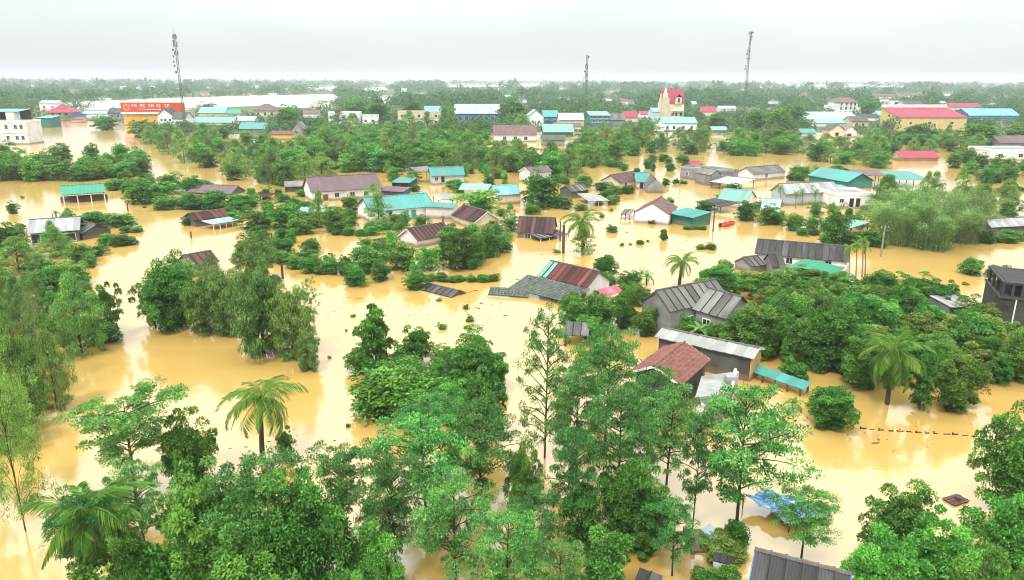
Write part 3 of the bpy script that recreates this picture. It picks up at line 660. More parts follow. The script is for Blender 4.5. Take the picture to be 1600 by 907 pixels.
def block(label, xl, xr, yb, yt, dep, wall, roof='flat', rmat=None, rise=2.5, name='building', cat='building', wins=None, yb2=None, over=.5, bands=(), prot=True, group=None, pitchdir=None, wm='glass', wfr='trim_white', win_w=1.3, win_h=1.3):
    a, b = P(xl, yb), P(xr, yb2 or yb); u = b - a; L = u.length; d = u.normalized(); c = (a + b)/2
    t = thing(name, label, cat, (c.x, c.y, 0), math.atan2(d.y, d.x), group)
    h = ztop(c, yt)
    if prot: PROT.append((xl, xr, yt - 8, yb))
    MB().b2((-L/2, 0, -2), (L/2, dep, h)).build('wall', M[wall], t)
    if roof == 'flat':
        mb = MB(); p = .25
        mb.b2((-L/2 - .12, -.12, h), (L/2 + .12, p - .12, h + .7)); mb.b2((-L/2 - .12, dep - p + .12, h), (L/2 + .12, dep + .12, h + .7))
        mb.b2((-L/2 - .12, p - .12, h), (-L/2 + p - .12, dep - p + .12, h + .7)); mb.b2((L/2 - p + .12, p - .12, h), (L/2 + .12, dep - p + .12, h + .7))
        mb.build('parapet', M[wall], t)
        MB().b2((-L/2 + p - .12, p - .12, h), (L/2 - p + .12, dep - p + .12, h + .06)).build('roof', M[rmat or 'concrete'], t)
    elif roof == 'gable':
        plane(t, (L/2 + over, dep/2, h + rise), (-L - 2*over, 0, 0), (0, -dep/2 - over, -rise), rmat); plane(t, (-L/2 - over, dep/2, h + rise), (L + 2*over, 0, 0), (0, dep/2 + over, -rise), rmat)
        mb = MB(); k = rise*over/(dep/2 + over)
        for sx in (-1, 1):
            pts = [(sx*L/2, 0, h), (sx*L/2, dep, h), (sx*L/2, dep/2, h + rise - .1)]; q = [(x - sx*.2, y, z) for x, y, z in pts]
            mb.poly(pts if sx > 0 else pts[::-1]); mb.poly(q[::-1] if sx > 0 else q)
        mb.build('gable', M[wall], t)
    elif roof == 'gable_front':
        plane(t, (0, -over, h + rise), (0, dep + 2*over, 0), (-L/2 - over, 0, -rise), rmat); plane(t, (0, dep + over, h + rise), (0, -dep - 2*over, 0), (L/2 + over, 0, -rise), rmat)
        mb = MB()
        for y, s in ((0, 1), (dep, -1)):
            pts = [(-L/2, y, h), (L/2, y, h), (0, y, h + rise - .1)]; mb.poly(pts if s > 0 else pts[::-1]); mb.poly([(x, y2 + s*.2, z) for x, y2, z in (pts[::-1] if s > 0 else pts)])
        mb.build('gable', M[wall], t)
    elif roof == 'hip':
        r = min(L, dep)/2; e = over; mb = MB()
        p = [(-L/2 - e, -e, h), (L/2 + e, -e, h), (L/2 + e, dep + e, h), (-L/2 - e, dep + e, h)]
        k = L/2 - r*.75; q1, q2 = (-k, dep/2, h + rise), (k, dep/2, h + rise)
        mb.poly([p[0], p[1], q2, q1]); mb.poly([p[1], p[2], q2]); mb.poly([p[2], p[3], q1, q2]); mb.poly([p[3], p[0], q1]); mb.poly(p[::-1])
        mb.build('roof', M[rmat], t)
        MB().tube([q1, q2], .18, 5).build('ridge_cap', M[rmat], t)
    elif roof == 'shed':
        plane(t, (L/2 + over, dep + over, h + rise), (-L - 2*over, 0, 0), (0, -dep - 2*over, -rise), rmat)
        mb = MB(); mb.poly([(L/2, 0, h), (L/2, dep, h), (L/2, dep, h + rise*.9)]); mb.poly([(-L/2, 0, h), (-L/2, dep, h + rise*.9), (-L/2, dep, h)]); mb.build('gable', M[wall], t)
    for z in bands: MB().b2((-L/2 - .15, -.15, h*z - .15), (L/2 + .15, .02, h*z + .15)).build('floor_band', M['trim_white'], t)
    if wins:
        for fx, fz, *r in wins: opening(t, (fx*L/2, 0, h*fz), r[0] if r else win_w, r[1] if len(r) > 1 else win_h, (1, 0, 0), (0, -1, 0), r[2] if len(r) > 2 else 'window', wfr, r[3] if len(r) > 3 else wm)
    HH[t.name] = (h, L)
    return t
HH = {}
# ------------------------------------------------------------------ houses standing in the flood, near to far
H = house
M['rib_dark'] = surf_mat('rib_dark', (.035, .026, .024), .9, .3, 2, None)
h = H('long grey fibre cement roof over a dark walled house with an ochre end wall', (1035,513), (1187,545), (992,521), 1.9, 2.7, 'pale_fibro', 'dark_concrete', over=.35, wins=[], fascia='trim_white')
L_ = INFO['long grey fibre cement roof over a dark walled house with an ochre end wall'][0]; sx = 1 if to_local(h, P(1187, 545, 3)).x > 0 else -1
xa = sx*(L_/2 - .35); MB().b2((xa, -1.5, -2), (xa + sx*.12, 1.5, 2.72)).build('end_wall', M['plaster_yellow'], h)
h = H('house wing with a red clay tile roof and white bargeboard, gable turned to the camera', (1070,535), (1021,573), (1056,611), 2.8, 2.9, 'tile_red', 'dark_concrete', mode='tiles', over=.35, fascia='trim_white', back=.8, wins=[('r', .0, 1.2, 1.1, 1.2)])
def terrace():
    a, b, c = P(1096, 588, 2.6), P(1149, 581, 2.6), P(1086, 622, 2.6)
    t = thing('terrace', 'flat grey concrete terrace roof with white parapet and pink pillars beside the red tile wing', 'terrace', (a.x, a.y, 0))
    a, b, c = [to_local(t, p) for p in (a, b, c)]; u, v = b - a, c - a
    mb = MB(); q = [a, a + v, b + v, b]; mb.poly([(p.x, p.y, 2.6) for p in q]); mb.poly([(p.x, p.y, 2.35) for p in q[::-1]])
    for i in range(4): p, r = q[i], q[(i+1) % 4]; mb.poly([(p.x, p.y, 2.35), (r.x, r.y, 2.35), (r.x, r.y, 2.6), (p.x, p.y, 2.6)])
    mb.build('slab', M['concrete'], t)
    mb = MB(); q2 = [p*.97 + (a + u*.5 + v*.5)*.03 for p in q]
    for i in range(4): p, r = q2[i], q2[(i+1) % 4]; mb.poly([(p.x, p.y, -2), (r.x, r.y, -2), (r.x, r.y, 2.34), (p.x, p.y, 2.34)])
    mb.build('wall', M['concrete'], t)
    mb = MB(); mb.tube([b + Vector((0, 0, .25)), b + v + Vector((0, 0, .25))], .16, 4); mb.build('parapet', M['trim_white'], t)
    for f in (.1, .55, 1.0):
        p = b + v*f + u*.06; MB().b2((p.x - .14, p.y - .14, -2), (p.x + .14, p.y + .14, 2.75)).build('pillar', plainpink, t)
    MB().b2((b.x + v.x*.3 - 1.2, b.y + v.y*.3 - 1.6, 2.62), (b.x + v.x*.3 - .2, b.y + v.y*.3 - .8, 3.3)).build('water_tank', M['rooftank'], t)
plainpink = surf_mat('plaster_pink', (.62, .42, .36), .85, .1, 1, (.4, .3, .25), .4)
terrace()
t = thing('gate_pillar', 'white plastered gate pillar standing among treetops below the concrete terrace', 'pillar', P(1090, 660)); zt = ztop(P(1090, 660), 632)
MB().b2((-.35, -.35, -2), (.35, .35, zt)).build('shaft', M['trim_white'], t); MB().b2((-.46, -.46, zt), (.46, .46, zt + .14)).b2((-.2, -.2, zt + .14), (.2, .2, zt + .4)).build('capital', M['trim_white'], t)
shed('narrow teal sheet awning reaching into the water right of the ochre end wall', (1180,569), (1268,599), (1163,578), 1.2, .75, 'teal_sheet', posts=5)
h = H('large grey concrete house with a gabled fibre cement roof above the tile complex', (1025,455), (1118,437), (1047,488), 2.6, 3.3, 'grey_sheet', 'concrete', over=.15, pw=1.15, wins=[('l', .0, 2.4, .7, .6), ('f', .3, 1.6, 1.1, 1.2)], fascia='dark_concrete', rcap=True)
h = H('grey fibre cement wing set across the large concrete house', (1108,451), (1160,465), (1126,497), 3.0, 3.1, 'grey_sheet', 'concrete', over=.3, pw=1.15, wins=[('f', .2, 1.8, 1.2, 1.1)], back=.9)
h = H('half sunken house, rusty red sheet roof patched with pale teal at its left end', (860,408), (937,425), (925,452), 2.9, 1.9, 'red_sheet', 'plaster_white', over=.2, pw=.9, mats2=('mint_sheet', .16), fascia='dark_concrete')
lean_to(h, (824,430), (922,452), (800,452), 1.75, .6, 'tile_old', 'tiles', posts=0)
shed('pink canopy beside the white gable of the sunken red roofed house', (930,454), (962,446), (941,464), 1.7, 1.1, 'pink_canopy', mode='sheet', posts=2, amp=.02, name='canopy', cat='canopy', back_posts=False)
shed('broken grey tile roof lying in the water left of the sunken red roofed house', (766,449), (828,453), (749,460), .9, .15, 'tile_old', mode='tiles', posts=0, name='sunken_roof', cat='roof', back_posts=False)
H('small dark grey roof just above the water beside a round bush', (668,443), (717,455), (652,452), 1.7, 0.05, 'dark_sheet', 'dark_concrete', over=.2, name='sunken_roof', cat='roof')
h = H('brown ribbed roof house with a grey awning on white posts left of the draped palm', (811,339), (868,341), (803,364), 3.4, 1.0, 'brown_sheet', 'concrete', over=.25, pw=.95, wins=[('f', .4, 1.2, 1.2, 1.2)])
lean_to(h, (826,366), (871,359), (836,375), 1.0, .6, 'grey_sheet', 'strips', posts=4)
h = H('whitish house with a wide plastered gable and brown roof left of the teal shed', (1019,318), (1034,307), (1051,332), 3.9, 2.3, 'roof_brown_tile', 'plaster_white', mode='sheet', over=.2, zb=-2)
shed('low dark teal shed with a pale teal roof attached right of the white gable house', (1073,325), (1112,332), (1054,336), 2.7, 2.1, 'teal_sheet', posts=0, wall='teal_wall', pmat='trim_white')
shed('small grey lean-to roof left of the wide white gable', (977,327), (992,328), (973,336), 1.6, 1.1, 'grey_sheet', posts=2)
h = H('long dark grey roofed row house with pale walls behind the bright green awning', (1184,374), (1329,386), (1322,410), 3.8, 2.1, 'dark_sheet', 'plaster_white', over=.3, wins=[('f', x, 1.5, 1.1, 1.2) for x in (-.6, -.2, .25, .7)])
lean_to(h, (1258,405), (1321,419), (1222,417), 2.0, 1.2, 'green_sheet', 'strips', posts=5, pw=.8)
H('small dark gabled roof at the left end of the green awning', (1200,397), (1222,397), (1206,418), 2.4, 1.5, 'dark_sheet', 'concrete', over=.2)
H('weathered grey roof with a stepped eave left of the long dark grey row', (1160,403), (1190,399), (1157,420), 2.0, 1.1, 'grey_sheet', 'concrete', over=.2)
def ruin():
    a, b = P(1553, 516), P(1680, 530); u = (b - a); L = u.length; t = thing('concrete_building', 'dark unfinished two storey concrete building cut by the right edge of the photo', 'building', ((a + b)/2), math.atan2(u.y, u.x))
    z1 = ztop(a, 466); z2 = ztop(a, 444)
    MB().b2((-L/2, 0, -2), (L/2, 9, z1)).build('wall', M['sooty_concrete'], t)
    MB().b2((-L/2 - .15, -.15, z1), (L/2 + .15, 9.1, z1 + .18)).build('floor_slab', M['sooty_concrete'], t); MB().b2((-L/2 + 1.2, 1.3, z1 + .18), (L/2 - .5, 8.4, z2 - .3)).build('interior_shade_box', M['dark'], t); MB().b2((-L/2 + .4, .4, z2 + .02), (L/2, 8.9, z2 + .2)).build('roof_slab', M['sooty_concrete'], t)  # near-black box paints the shade inside the open upper floor
    for k in range(9): MB().b2((-L/2 + .02 + k*L/8.2, .02, z1 + .18), (-L/2 + .32 + k*L/8.2, .3, z2)).build('column', M['sooty_concrete'], t)
    for k in range(4): MB().b2((-L/2 + .02, .6 + k*2.4, z1 + .18), (-L/2 + .3, .9 + k*2.4, z2)).build('column', M['sooty_concrete'], t)
    MB().b2((-L/2, 0, z2), (L/2, .3, z2 + .25)).build('beam', M['sooty_concrete'], t); MB().b2((-L/2, .3, z2), (-L/2 + .3, 9, z2 + .25)).build('beam', M['sooty_concrete'], t)
    MB().tube([(-L/2 + 1.7, -.1, -1), (-L/2 + 1.7, -.1, z1)], .09, 6).build('drainpipe', M['trim_white'], t)
    opening(t, (-L/2 + 3.6, 0, z1*.55), 1.2, 1.4, (1, 0, 0), (0, -1, 0), 'window', 'sooty_concrete', 'dark'); opening(t, (-L/2 + .7, 0, z1*.75), .9, .7, (1, 0, 0), (0, -1, 0), 'window', 'sooty_concrete', 'dark')
ruin()
shed('pale flat roof showing between the treetops left of the dark concrete building', (1452,463), (1491,461), (1440,484), 2.6, 2.2, 'pale_fibro', posts=2, wall='concrete')
h = H('low grey roofed shed at the right edge above the hedge', (1537,343), (1640,338), (1536,351), 2.6, 1.2, 'light_sheet', 'dark_concrete', over=.3, back=.8)
h = H('pale grey roofed house behind the row of areca palms', (1216,288), (1302,284), (1212,298), 3.4, 2.9, 'light_sheet', 'pale_blue_wall', over=.4, wins=[('f', x, 1.8, 1.2, 1.3) for x in (-.5, .0)] + [('f', .5, 1.2, 1.2, 2.0, 'door', 'dark')])
shed('pale teal sheet roof at the right end of the areca palm house', (1290,290), (1313,289), (1286,300), 3.0, 2.4, 'mint_sheet', posts=2)
block('white flat roofed house with two dark doorways right of the areca palms', 1302, 1359, 326, 306, 9, 'plaster_white', wins=[(-.05, .45, 1.3, 2.3, 'door', 'dark'), (.30, .45, 1.2, 2.3, 'door', 'dark'), (-.6, .6, 1.2, 1.1)])
block('dark teal shed with an open gable and pale teal roof beside the brown bank', 1323, 1362, 296, 284, 16, 'teal_wall', 'gable_front', 'teal_sheet', 2.4, yb2=294)
shed('long pale teal roof running right from the dark teal gable', (1372,268), (1421,268), (1360,282), 3.3, 2.2, 'teal_sheet', posts=3, mode='sheet')
shed('dusty pink old roof just behind the dark teal gable', (1325,265), (1372,266), (1320,274), 4.0, 3.2, 'purple_sheet', posts=2, mode='sheet')
shed('mint sheet roof half hidden behind the acacia left of the bamboo', (1330,343), (1358,348), (1326,356), 2.4, 1.8, 'mint_sheet', posts=2)
h = H('mint roofed house with a white gable above the boat', (1131,295), (1176,299), (1158,316), 4.4, 1.6, 'mint_sheet', 'plaster_white', over=.3)
shed('grey lean-to roof below the mint roofed house', (1116,310), (1157,318), (1105,320), 2.0, 1.5, 'dark_sheet', posts=3)
H('pale blue sheet roof beside the round bushes right of the mint roofed house', (1192,310), (1222,312), (1187,322), 3.6, 1.3, 'paleblue_sheet', 'pale_blue_wall', over=.3)
block('long low grey concrete wall house with dark window openings beside the flooded lane', 1063, 1134, 279, 267, 7, 'concrete', 'flat', yb2=287, wins=[(-.7, .55, 1.0, 1.0), (-.1, .5, 1.6, 1.7, 'door', 'dark'), (.5, .5, 1.6, 1.2), (.8, .55, 1, 1)])
H('small bright orange red roof behind the grey wall house', (1075,254), (1092,252), (1070,261), 2.0, 2.8, 'crimson_sheet', 'concrete', over=.3)
H('grey gable roof rising behind the long grey wall house', (1096,262), (1120,266), (1092,271), 2.2, 3.2, 'grey_sheet', 'concrete', over=.2)
h = H('grey roofed white house with a gable at its left end at the lane bend', (1165,262), (1216,258), (1168,274), 3.6, 2.0, 'grey_sheet', 'plaster_white', over=.3, mode='sheet', wins=[('f', .2, 1.6, 1.2, 1.2)])
shed('dirty white low sheet roof in front of the grey roofed white house', (1136,276), (1180,281), (1130,287), 2.6, 1.8, 'light_sheet', posts=4, mode='sheet')
h = H('dark brown ribbed roof house with a pale left gable joined to a teal roofed house', (953,274), (990,268), (964,288), 3.6, 2.1, 'brown_sheet', 'plaster_cream', over=.3, pw=1.0, wins=[('f', .5, 1.5, 1.2, 2.2, 'door', 'dark')])
h = H('teal roofed cream house with three dark doorways right of the brown ribbed roof', (991,270), (1015,270), (1003,285), 4.2, 2.1, 'teal_sheet', 'plaster_cream', over=.3, wins=[('f', -.5, 1.3, 1.1, 2.0, 'door', 'dark'), ('f', .4, 1.3, 1.3, 2.0, 'door', 'dark')])
H('grey gabled shed at the right end of the teal roofed cream house', (1016,272), (1025,280), (1034,288), 2.4, 1.9, 'grey_sheet', 'concrete', over=.15, mode='sheet')
h = H('old grey roofed house on the corner below the big round tree', (883,291), (911,288), (880,302), 2.6, 1.8, 'grey_sheet', 'dark_concrete', over=.3)
lean_to(h, (901,303), (932,302), (906,316), 1.7, 1.2, 'pale_fibro', 'strips', posts=3)
H('grey roofed house with a white gable peeping above the big round tree', (819,262), (853,259), (812,273), 3.0, 3.0, 'purple_sheet', 'plaster_white', over=.3, mode='sheet', fascia='trim_white')
h = H('long purple brown roof on a white hall in the middle of the village', (477,278), (588,272), (487,301), 5.2, 2.5, 'purple_sheet', 'plaster_white', over=.4, mode='sheet', wins=[('f', x, 1.4, 1.3, 1.2) for x in (-.55, -.15, .3)] + [('f', .62, .9, 1.5, 1.8, 'door', 'door_wood')], amp=.03)
h = H('wide teal roof on a pale blue house behind the village middle', (670,262), (724,261), (656,276), 4.2, 2.6, 'teal_sheet', 'pale_blue_wall', over=.4, mode='sheet', wins=[('f', .3, 1.5, 1.2, 2, 'door', 'dark'), ('f', .7, 1.7, 1.1, 1.2)])
shed('old grey roof left of the wide teal roof', (640,262), (668,260), (622,272), 4.2, 3.2, 'grey_sheet', posts=2, mode='sheet')
shed('small teal awning over a dark opening left of the pale blue house', (624,277), (652,278), (621,286), 3.0, 2.3, 'teal_sheet', posts=3, mode='sheet', wall='dark')
h = H('long teal roof on a white house with teal doors behind a small tree', (566,310), (666,302), (676,323), 4.6, 2.4, 'teal_sheet', 'plaster_white', over=.35, mode='sheet', wins=[('f', -.35, 1.0, 1.4, 2.2, 'door', 'door_teal'), ('f', -.1, 1.0, 1.4, 2.2, 'door', 'door_teal'), ('f', .4, 1.6, .9, 1.3), ('f', .7, 1.6, .9, 1.3)], fascia='dark_concrete')
shed('low teal roof on a cream wall right of the long teal roofed house', (672,316), (716,318), (670,324), 3.1, 2.6, 'teal_sheet', posts=0, wall='plaster_white', mode='sheet')
h = H('bright blue sheet roof on a cream house at the middle of the village', (768,291), (806,289), (773,306), 4.2, 2.4, 'blue_sheet', 'plaster_cream', over=.3, mode='sheet', back=.6)
shed('pale grey curved sheet roof left of the bright blue roof', (722,287), (768,288), (716,297), 3.8, 2.9, 'mint_sheet', posts=2, mode='sheet')
shed('two tone rusty sheet shelter between the teal roofs', (676,305), (708,303), (672,314), 3.0, 2.3, 'light_sheet', posts=2)
h = H('brown ribbed gable roof with a cream right gable behind the dark mango tree', (724,320), (762,331), (702,336), 3.2, 1.5, 'brown_sheet', 'plaster_cream', over=.3, pw=.95, fascia='trim_white')
h = H('reddish brown ribbed roof with a white left gable sunk among the mango trees', (635,358), (694,348), (650,378), 3.0, 1.3, 'brown_sheet', 'plaster_white', over=.3, pw=.95, fascia='trim_white')
shed('low pale teal roof on posts in front of the purple brown hall', (470,323), (524,322), (458,333), 1.9, 1.4, 'mint_sheet', posts=6, mode='sheet')
shed('small old grey roof left of the purple brown hall', (444,284), (474,283), (438,293), 2.2, 1.5, 'grey_sheet', posts=2, wall='dark_concrete', mode='sheet')
shed('low grey brown roof at the right end of the purple brown hall', (602,291), (642,293), (598,299), 2.3, 1.7, 'purple_sheet', posts=3, mode='sheet', wall='dark_concrete')
shed('grey sheet almost sunk beside the left mango tree', (582,374), (608,371), (574,379), .6, .15, 'grey_sheet', posts=0, back_posts=False, name='sunken_roof', cat='roof')
shed('white edged porch roof left of the brown ribbed gable', (690,334), (712,330), (684,340), 1.9, 1.3, 'light_sheet', posts=2, mode='sheet')
shed('rust patched lean-to between the hall and the left palms', (405,300), (432,302), (400,307), 1.6, 1.0, 'red_sheet', posts=3, mode='sheet')
h = H('green roofed open pavilion on white posts alone in the water', (94,291), (162,287), (100,305), 4.0, 2.2, 'green_sheet', open_sides=True, over=.35, name='pavilion', cat='pavilion', mode='sheet')
MB().b2((-5.2, -1.6, -1), (5.2, 1.3, 1.1)).build('stage', M['dark_concrete'], h)
h = H('pale grey metal roof over a dark walled shop at the left edge', (46,344), (126,339), (58,365), 4.2, 2.1, 'light_sheet', 'dark_concrete', over=.4, wins=[('f', -.6, .9, 2.2, 1.6, 'door', 'dark'), ('f', .35, 1.0, 2.2, 1.8, 'door', 'dark'), ('f', .8, 1.0, 1.6, 1.8, 'door', 'dark')])
h = H('small patched grey and rust shed right of the pale grey metal roof', (130,346), (150,352), (134,368), 2.8, 1.2, 'grey_sheet', 'dark_concrete', over=.2, mats2=('red_sheet', .4))
h = H('rusty red striped roof with a white awning on posts left of the village', (293,334), (349,327), (299,346), 2.8, 1.4, 'red_sheet', 'dark_concrete', over=.3, pw=1.2)
lean_to(h, (314,346), (358,339), (325,353), 1.4, 1.1, 'paleblue_sheet', 'strips', posts=5)
h = H('brown ribbed roof half hidden behind the dark tree and acacias', (284,400), (330,392), (298,418), 2.6, 1.8, 'brown_sheet', 'concrete', over=.3, pw=1.1)
h = H('low sunken dark grey roof behind the long hedge on the left', (303,288), (372,291), (274,300), 3.6, 0.3, 'purple_sheet', 'dark_concrete', over=.3, mode='sheet')
h = H('grey corrugated roof of the house at the bottom edge of the photo', (1180,860), (1330,899), (1120,945), 3.4, 2.8, 'dark_sheet', 'concrete', over=.3, fascia='blue_wall', pw=.9, back=.2)
shed('little dark roofed hut with a pale wall at the bottom edge', (1116,862), (1148,870), (1106,874), 1.35, .95, 'dark_sheet', posts=0, wall='plaster_white', pw=.5)
shed('grey sheet roof corner between treetops at the bottom edge', (1001,887), (1036,900), (985,903), 2.2, 1.8, 'dark_sheet', posts=0, back_posts=False, wall='dark_concrete')
shed('grey roof patch half hidden by the dark tree above the open tree grove', (884,503), (922,505), (876,524), 2.2, 1.4, 'grey_sheet', posts=2)
def slabs():
    a = P(1100, 850); t = thing('concrete_platform', 'grey concrete platform at water level under the white sheet near the bottom edge', 'platform', (a.x, a.y, 0))
    MB().b2((-.9, -1.0, -2), (1.7, 1.5, .15)).build('deck', M['dark_concrete'], t); MB().b2((-1.1, -1.2, .0), (-.9, 1.5, .35)).build('curb', M['concrete'], t)
slabs()
shed('white corrugated sheet propped above the platform by the thin trunk', (1110,820), (1129,838), (1092,826), .9, .6, 'paleblue_sheet', posts=2, name='metal_sheet', cat='sheet', pw=.8)
def tarp():
    c = P(1232, 806); t = thing('tarp_shelter', 'crumpled bright blue tarpaulin spread over poles under the open tree', 'tarp', (c.x, c.y, 0))
    q = [to_local(t, P(x, y, z)) for x, y, z in ((1160,776,.95), (1208,766,1.05), (1306,800,.2), (1234,818,.75))]
    n = 26; V, Fq = [], []; rng = random.Random(4); ph = [rng.random()*6 for _ in range(8)]
    for i in range(n+1):
        for j in range(n+1):
            a, b = i/n, j/n; p = q[0]*(1-a)*(1-b) + q[1]*a*(1-b) + q[2]*a*b + q[3]*(1-a)*b
            w = .18*math.sin(a*9 + b*4 + ph[0])*math.sin(b*7 + ph[1]) + .09*math.sin(a*23 - b*11 + ph[2]) + .07*math.sin(b*27 + a*15 + ph[3]) + .05*rng.random()
            V.append((p.x + .06*rng.random(), p.y + .06*rng.random(), max(.05, p.z + w - .2*math.sin(PI*a)*math.sin(PI*b))))
    for i in range(n):
        for j in range(n): a = i*(n+1)+j; Fq.append((a, a+n+1, a+n+2, a+1))
    me = bpy.data.meshes.new('tarpaulin'); me.from_pydata(V, [], Fq); me.update(); o = obj('tarpaulin', me, M['tarp'], t)
    m = o.modifiers.new('s', 'SOLIDIFY'); m.thickness = .012
    for p in q[:2] + [q[3]]: MB().tube([(p.x*.97, p.y*.97, -1), (p.x*.97, p.y*.97, p.z - .1)], .045, 6).build('pole', M['wood'], t)
tarp()
# ------------------------------------------------------------------ small things on the water
def boat():
    a, b = P(1126, 355), P(1147, 350); c = (a + b)/2; d = b - a; L = d.length
    t = thing('boat', 'small red rescue boat on the water right of the teal shed', 'boat', (c.x, c.y, 0), math.atan2(d.y, d.x)); n = 9; V, Fq = [], []
    for i in range(n):
        s = i/(n-1); x = L*(s - .5); w = .85*(math.sin(PI*min(1, .22 + .8*s))**.6 if s < .97 else .2); z = .55 + .3*max(0, s - .6)
        V += [(x, -w, z), (x, -w*.8, 0), (x, 0, -.15), (x, w*.8, 0), (x, w, z), (x, w*.85, z), (x, w*.65, .15), (x, -w*.65, .15), (x, -w*.85, z)]
    for i in range(n-1):
        for k in range(9): p, q = i*9 + k, i*9 + (k+1) % 9; Fq.append((p, q, q+9, p+9))
    Fq += [tuple(range(9))[::-1], tuple((n-1)*9 + k for k in range(9))]
    me = bpy.data.meshes.new('hull'); me.from_pydata(V, [], Fq); me.update(); obj('hull', me, M['boat_red'], t)
    for x in (-.3, 0, .3): MB().b2((x*L - .14, -.62, .36), (x*L + .14, .62, .42)).build('seat', M['boat_red'], t)
    MB().b2((-L/2 - .3, -.2, -.1), (-L/2, .2, .9)).build('outboard_motor', M['dark'], t)
    for k, x in enumerate((-.18, .16)):
        p = thing('person', ['person in a red life vest seated at the stern of the red boat', 'person in a red life vest seated towards the bow of the red boat'][k], 'person', (c.x, c.y, 0), math.atan2(d.y, d.x))
        ox = x*L
        body = skin_body(ox)
        obj('body', body, M['vest'], p); 
        mb = MB(); mb.tube([(ox + .02, 0, 1.0), (ox + .03, 0, 1.08), (ox + .03, 0, 1.2), (ox + .02, 0, 1.26)], [.07, .11, .10, .03], 8); mb.build('head', M['skin'], p)
M['vest'] = plain('life_vest', (.6, .08, .03), .7); M['skin'] = plain('skin', (.32, .18, .12), .6)
def skin_body(ox):
    mb = MB(); mb.tube([(ox, 0, .40), (ox, 0, .62), (ox + .01, 0, .86), (ox + .02, 0, 1.0)], [.17, .16, .20, .06], 8)
    for s in (-1, 1):
        mb.tube([(ox + .01, s*.19, .90), (ox + .08, s*.26, .70), (ox + .26, s*.16, .62), (ox + .33, s*.15, .61)], [.06, .05, .04, .035], 6)
        mb.tube([(ox + .02, s*.1, .47), (ox + .4, s*.12, .50), (ox + .46, s*.12, .25)], [.09, .075, .055], 6)
    return mb.mesh('body')
boat()
def raft():
    c = P(1493, 783); t = thing('raft', 'small brown raft of planks near the right edge', 'raft', (c.x, c.y, 0), .4)
    for k in range(6): MB().box((0, -.45 + k*.18, .1 + random.random()*.04), (1.5 + random.random()*.25, .15, .05)).build('plank', M['raft'], t)
    for x in (-.5, .5): MB().b2((x - .06, -.55, .0), (x + .06, .55, .07)).build('crossbeam', M['wood'], t)
    MB().tube([(.05, -.1, .16), (.05, -.1, .42)], .2, 10).build('drum', M['raft'], t)
raft()
def pole(x, yb, yt, label, arm=True, mat='pole_grey', r=.13):
    b = P(x, yb); hgt = ztop(b, yt); t = thing('utility_pole', label, 'pole', (b.x, b.y, 0))
    MB().tube([(0, 0, -2), (0, 0, hgt)], [r*1.25, r], 7).build('shaft', M[mat], t)
    if arm:
        MB().b2((-.8, -.05, hgt - .5), (.8, .05, hgt - .38)).build('crossarm', M['steel'], t)
        for k in (-.65, 0, .65): MB().tube([(k, 0, hgt - .38), (k, 0, hgt - .2)], .05, 6).build('insulator', M['trim_white'], t)
pole(880, 396, 352, 'dark brown pole standing left of the draped palm', False, 'pole_brown', .22)
pole(1114, 362, 332, 'rusty brown pole at the right end of the teal shed', False, 'pole_brown')
pole(875, 376, 347, 'thin brown pole left of the dark brown pole', False, 'pole_brown')
pole(442, 436, 412, 'dark wooden pole behind the acacias on the left', False, 'pole_brown', .17)
pole(490, 352, 338, 'short brown post in front of the purple brown hall', False, 'pole_brown')
pole(425, 373, 364, 'short dark post beside the diagonal hedge', False, 'pole_brown')
pole(200, 330, 317, 'leaning dark post in the water below the green pavilion', False, 'pole_brown')
pole(299, 372, 362, 'short post in the water below the rusty red striped roof', False, 'pole_brown')
pole(1376, 402, 352, 'grey utility pole in front of the bamboo', True)
pole(1286, 158, 150, 'far utility pole beside the white villa', True)
pole(722, 238, 226, 'grey utility pole at the edge of the green belt', True)
pole(1062, 292, 268, 'thin grey post at the bend of the flooded lane', False)
def fence_line(pts, label, n, hgt=.25, gap=.8):
    a, b = P(*pts[0]), P(*pts[1]); t = thing('fence', label, 'fence', (a.x, a.y, 0)); rng = random.Random(n)
    for k in range(n):
        p = (b - a)*(k/n) + Vector((0, rng.gauss(0, .05), 0)); q = (b - a)*((k + gap*rng.uniform(.5, 1))/n); q.y = p.y
        hz = hgt*rng.uniform(.3, 1)
        MB().b2((p.x, p.y - .04, -1), (max(q.x, p.x + .1), p.y + .04, hz*.5)).build('rail', M['pole_brown'], t)
        if k % 2 == 0: MB().b2((p.x - .05, p.y - .06, -1), (p.x + .05, p.y + .06, hz)).build('picket', M['pole_brown'], t)
fence_line(((1345,671), (1548,684)), 'dark fence top breaking the water from the round bush to the right bank', 14)
fence_line(((1195,645), (1250,660)), 'short line of sunken pickets left of the round bush', 6)
fence_line(((202,472), (238,468)), 'dark sunken fence top left of the dark tree', 4)
fence_line(((720,461), (748,453)), 'row of sunken pickets between the two broken roofs', 7)
fence_line(((1300,380), (1378,387)), 'sunken fence running from the areca stems toward the bamboo', 6)
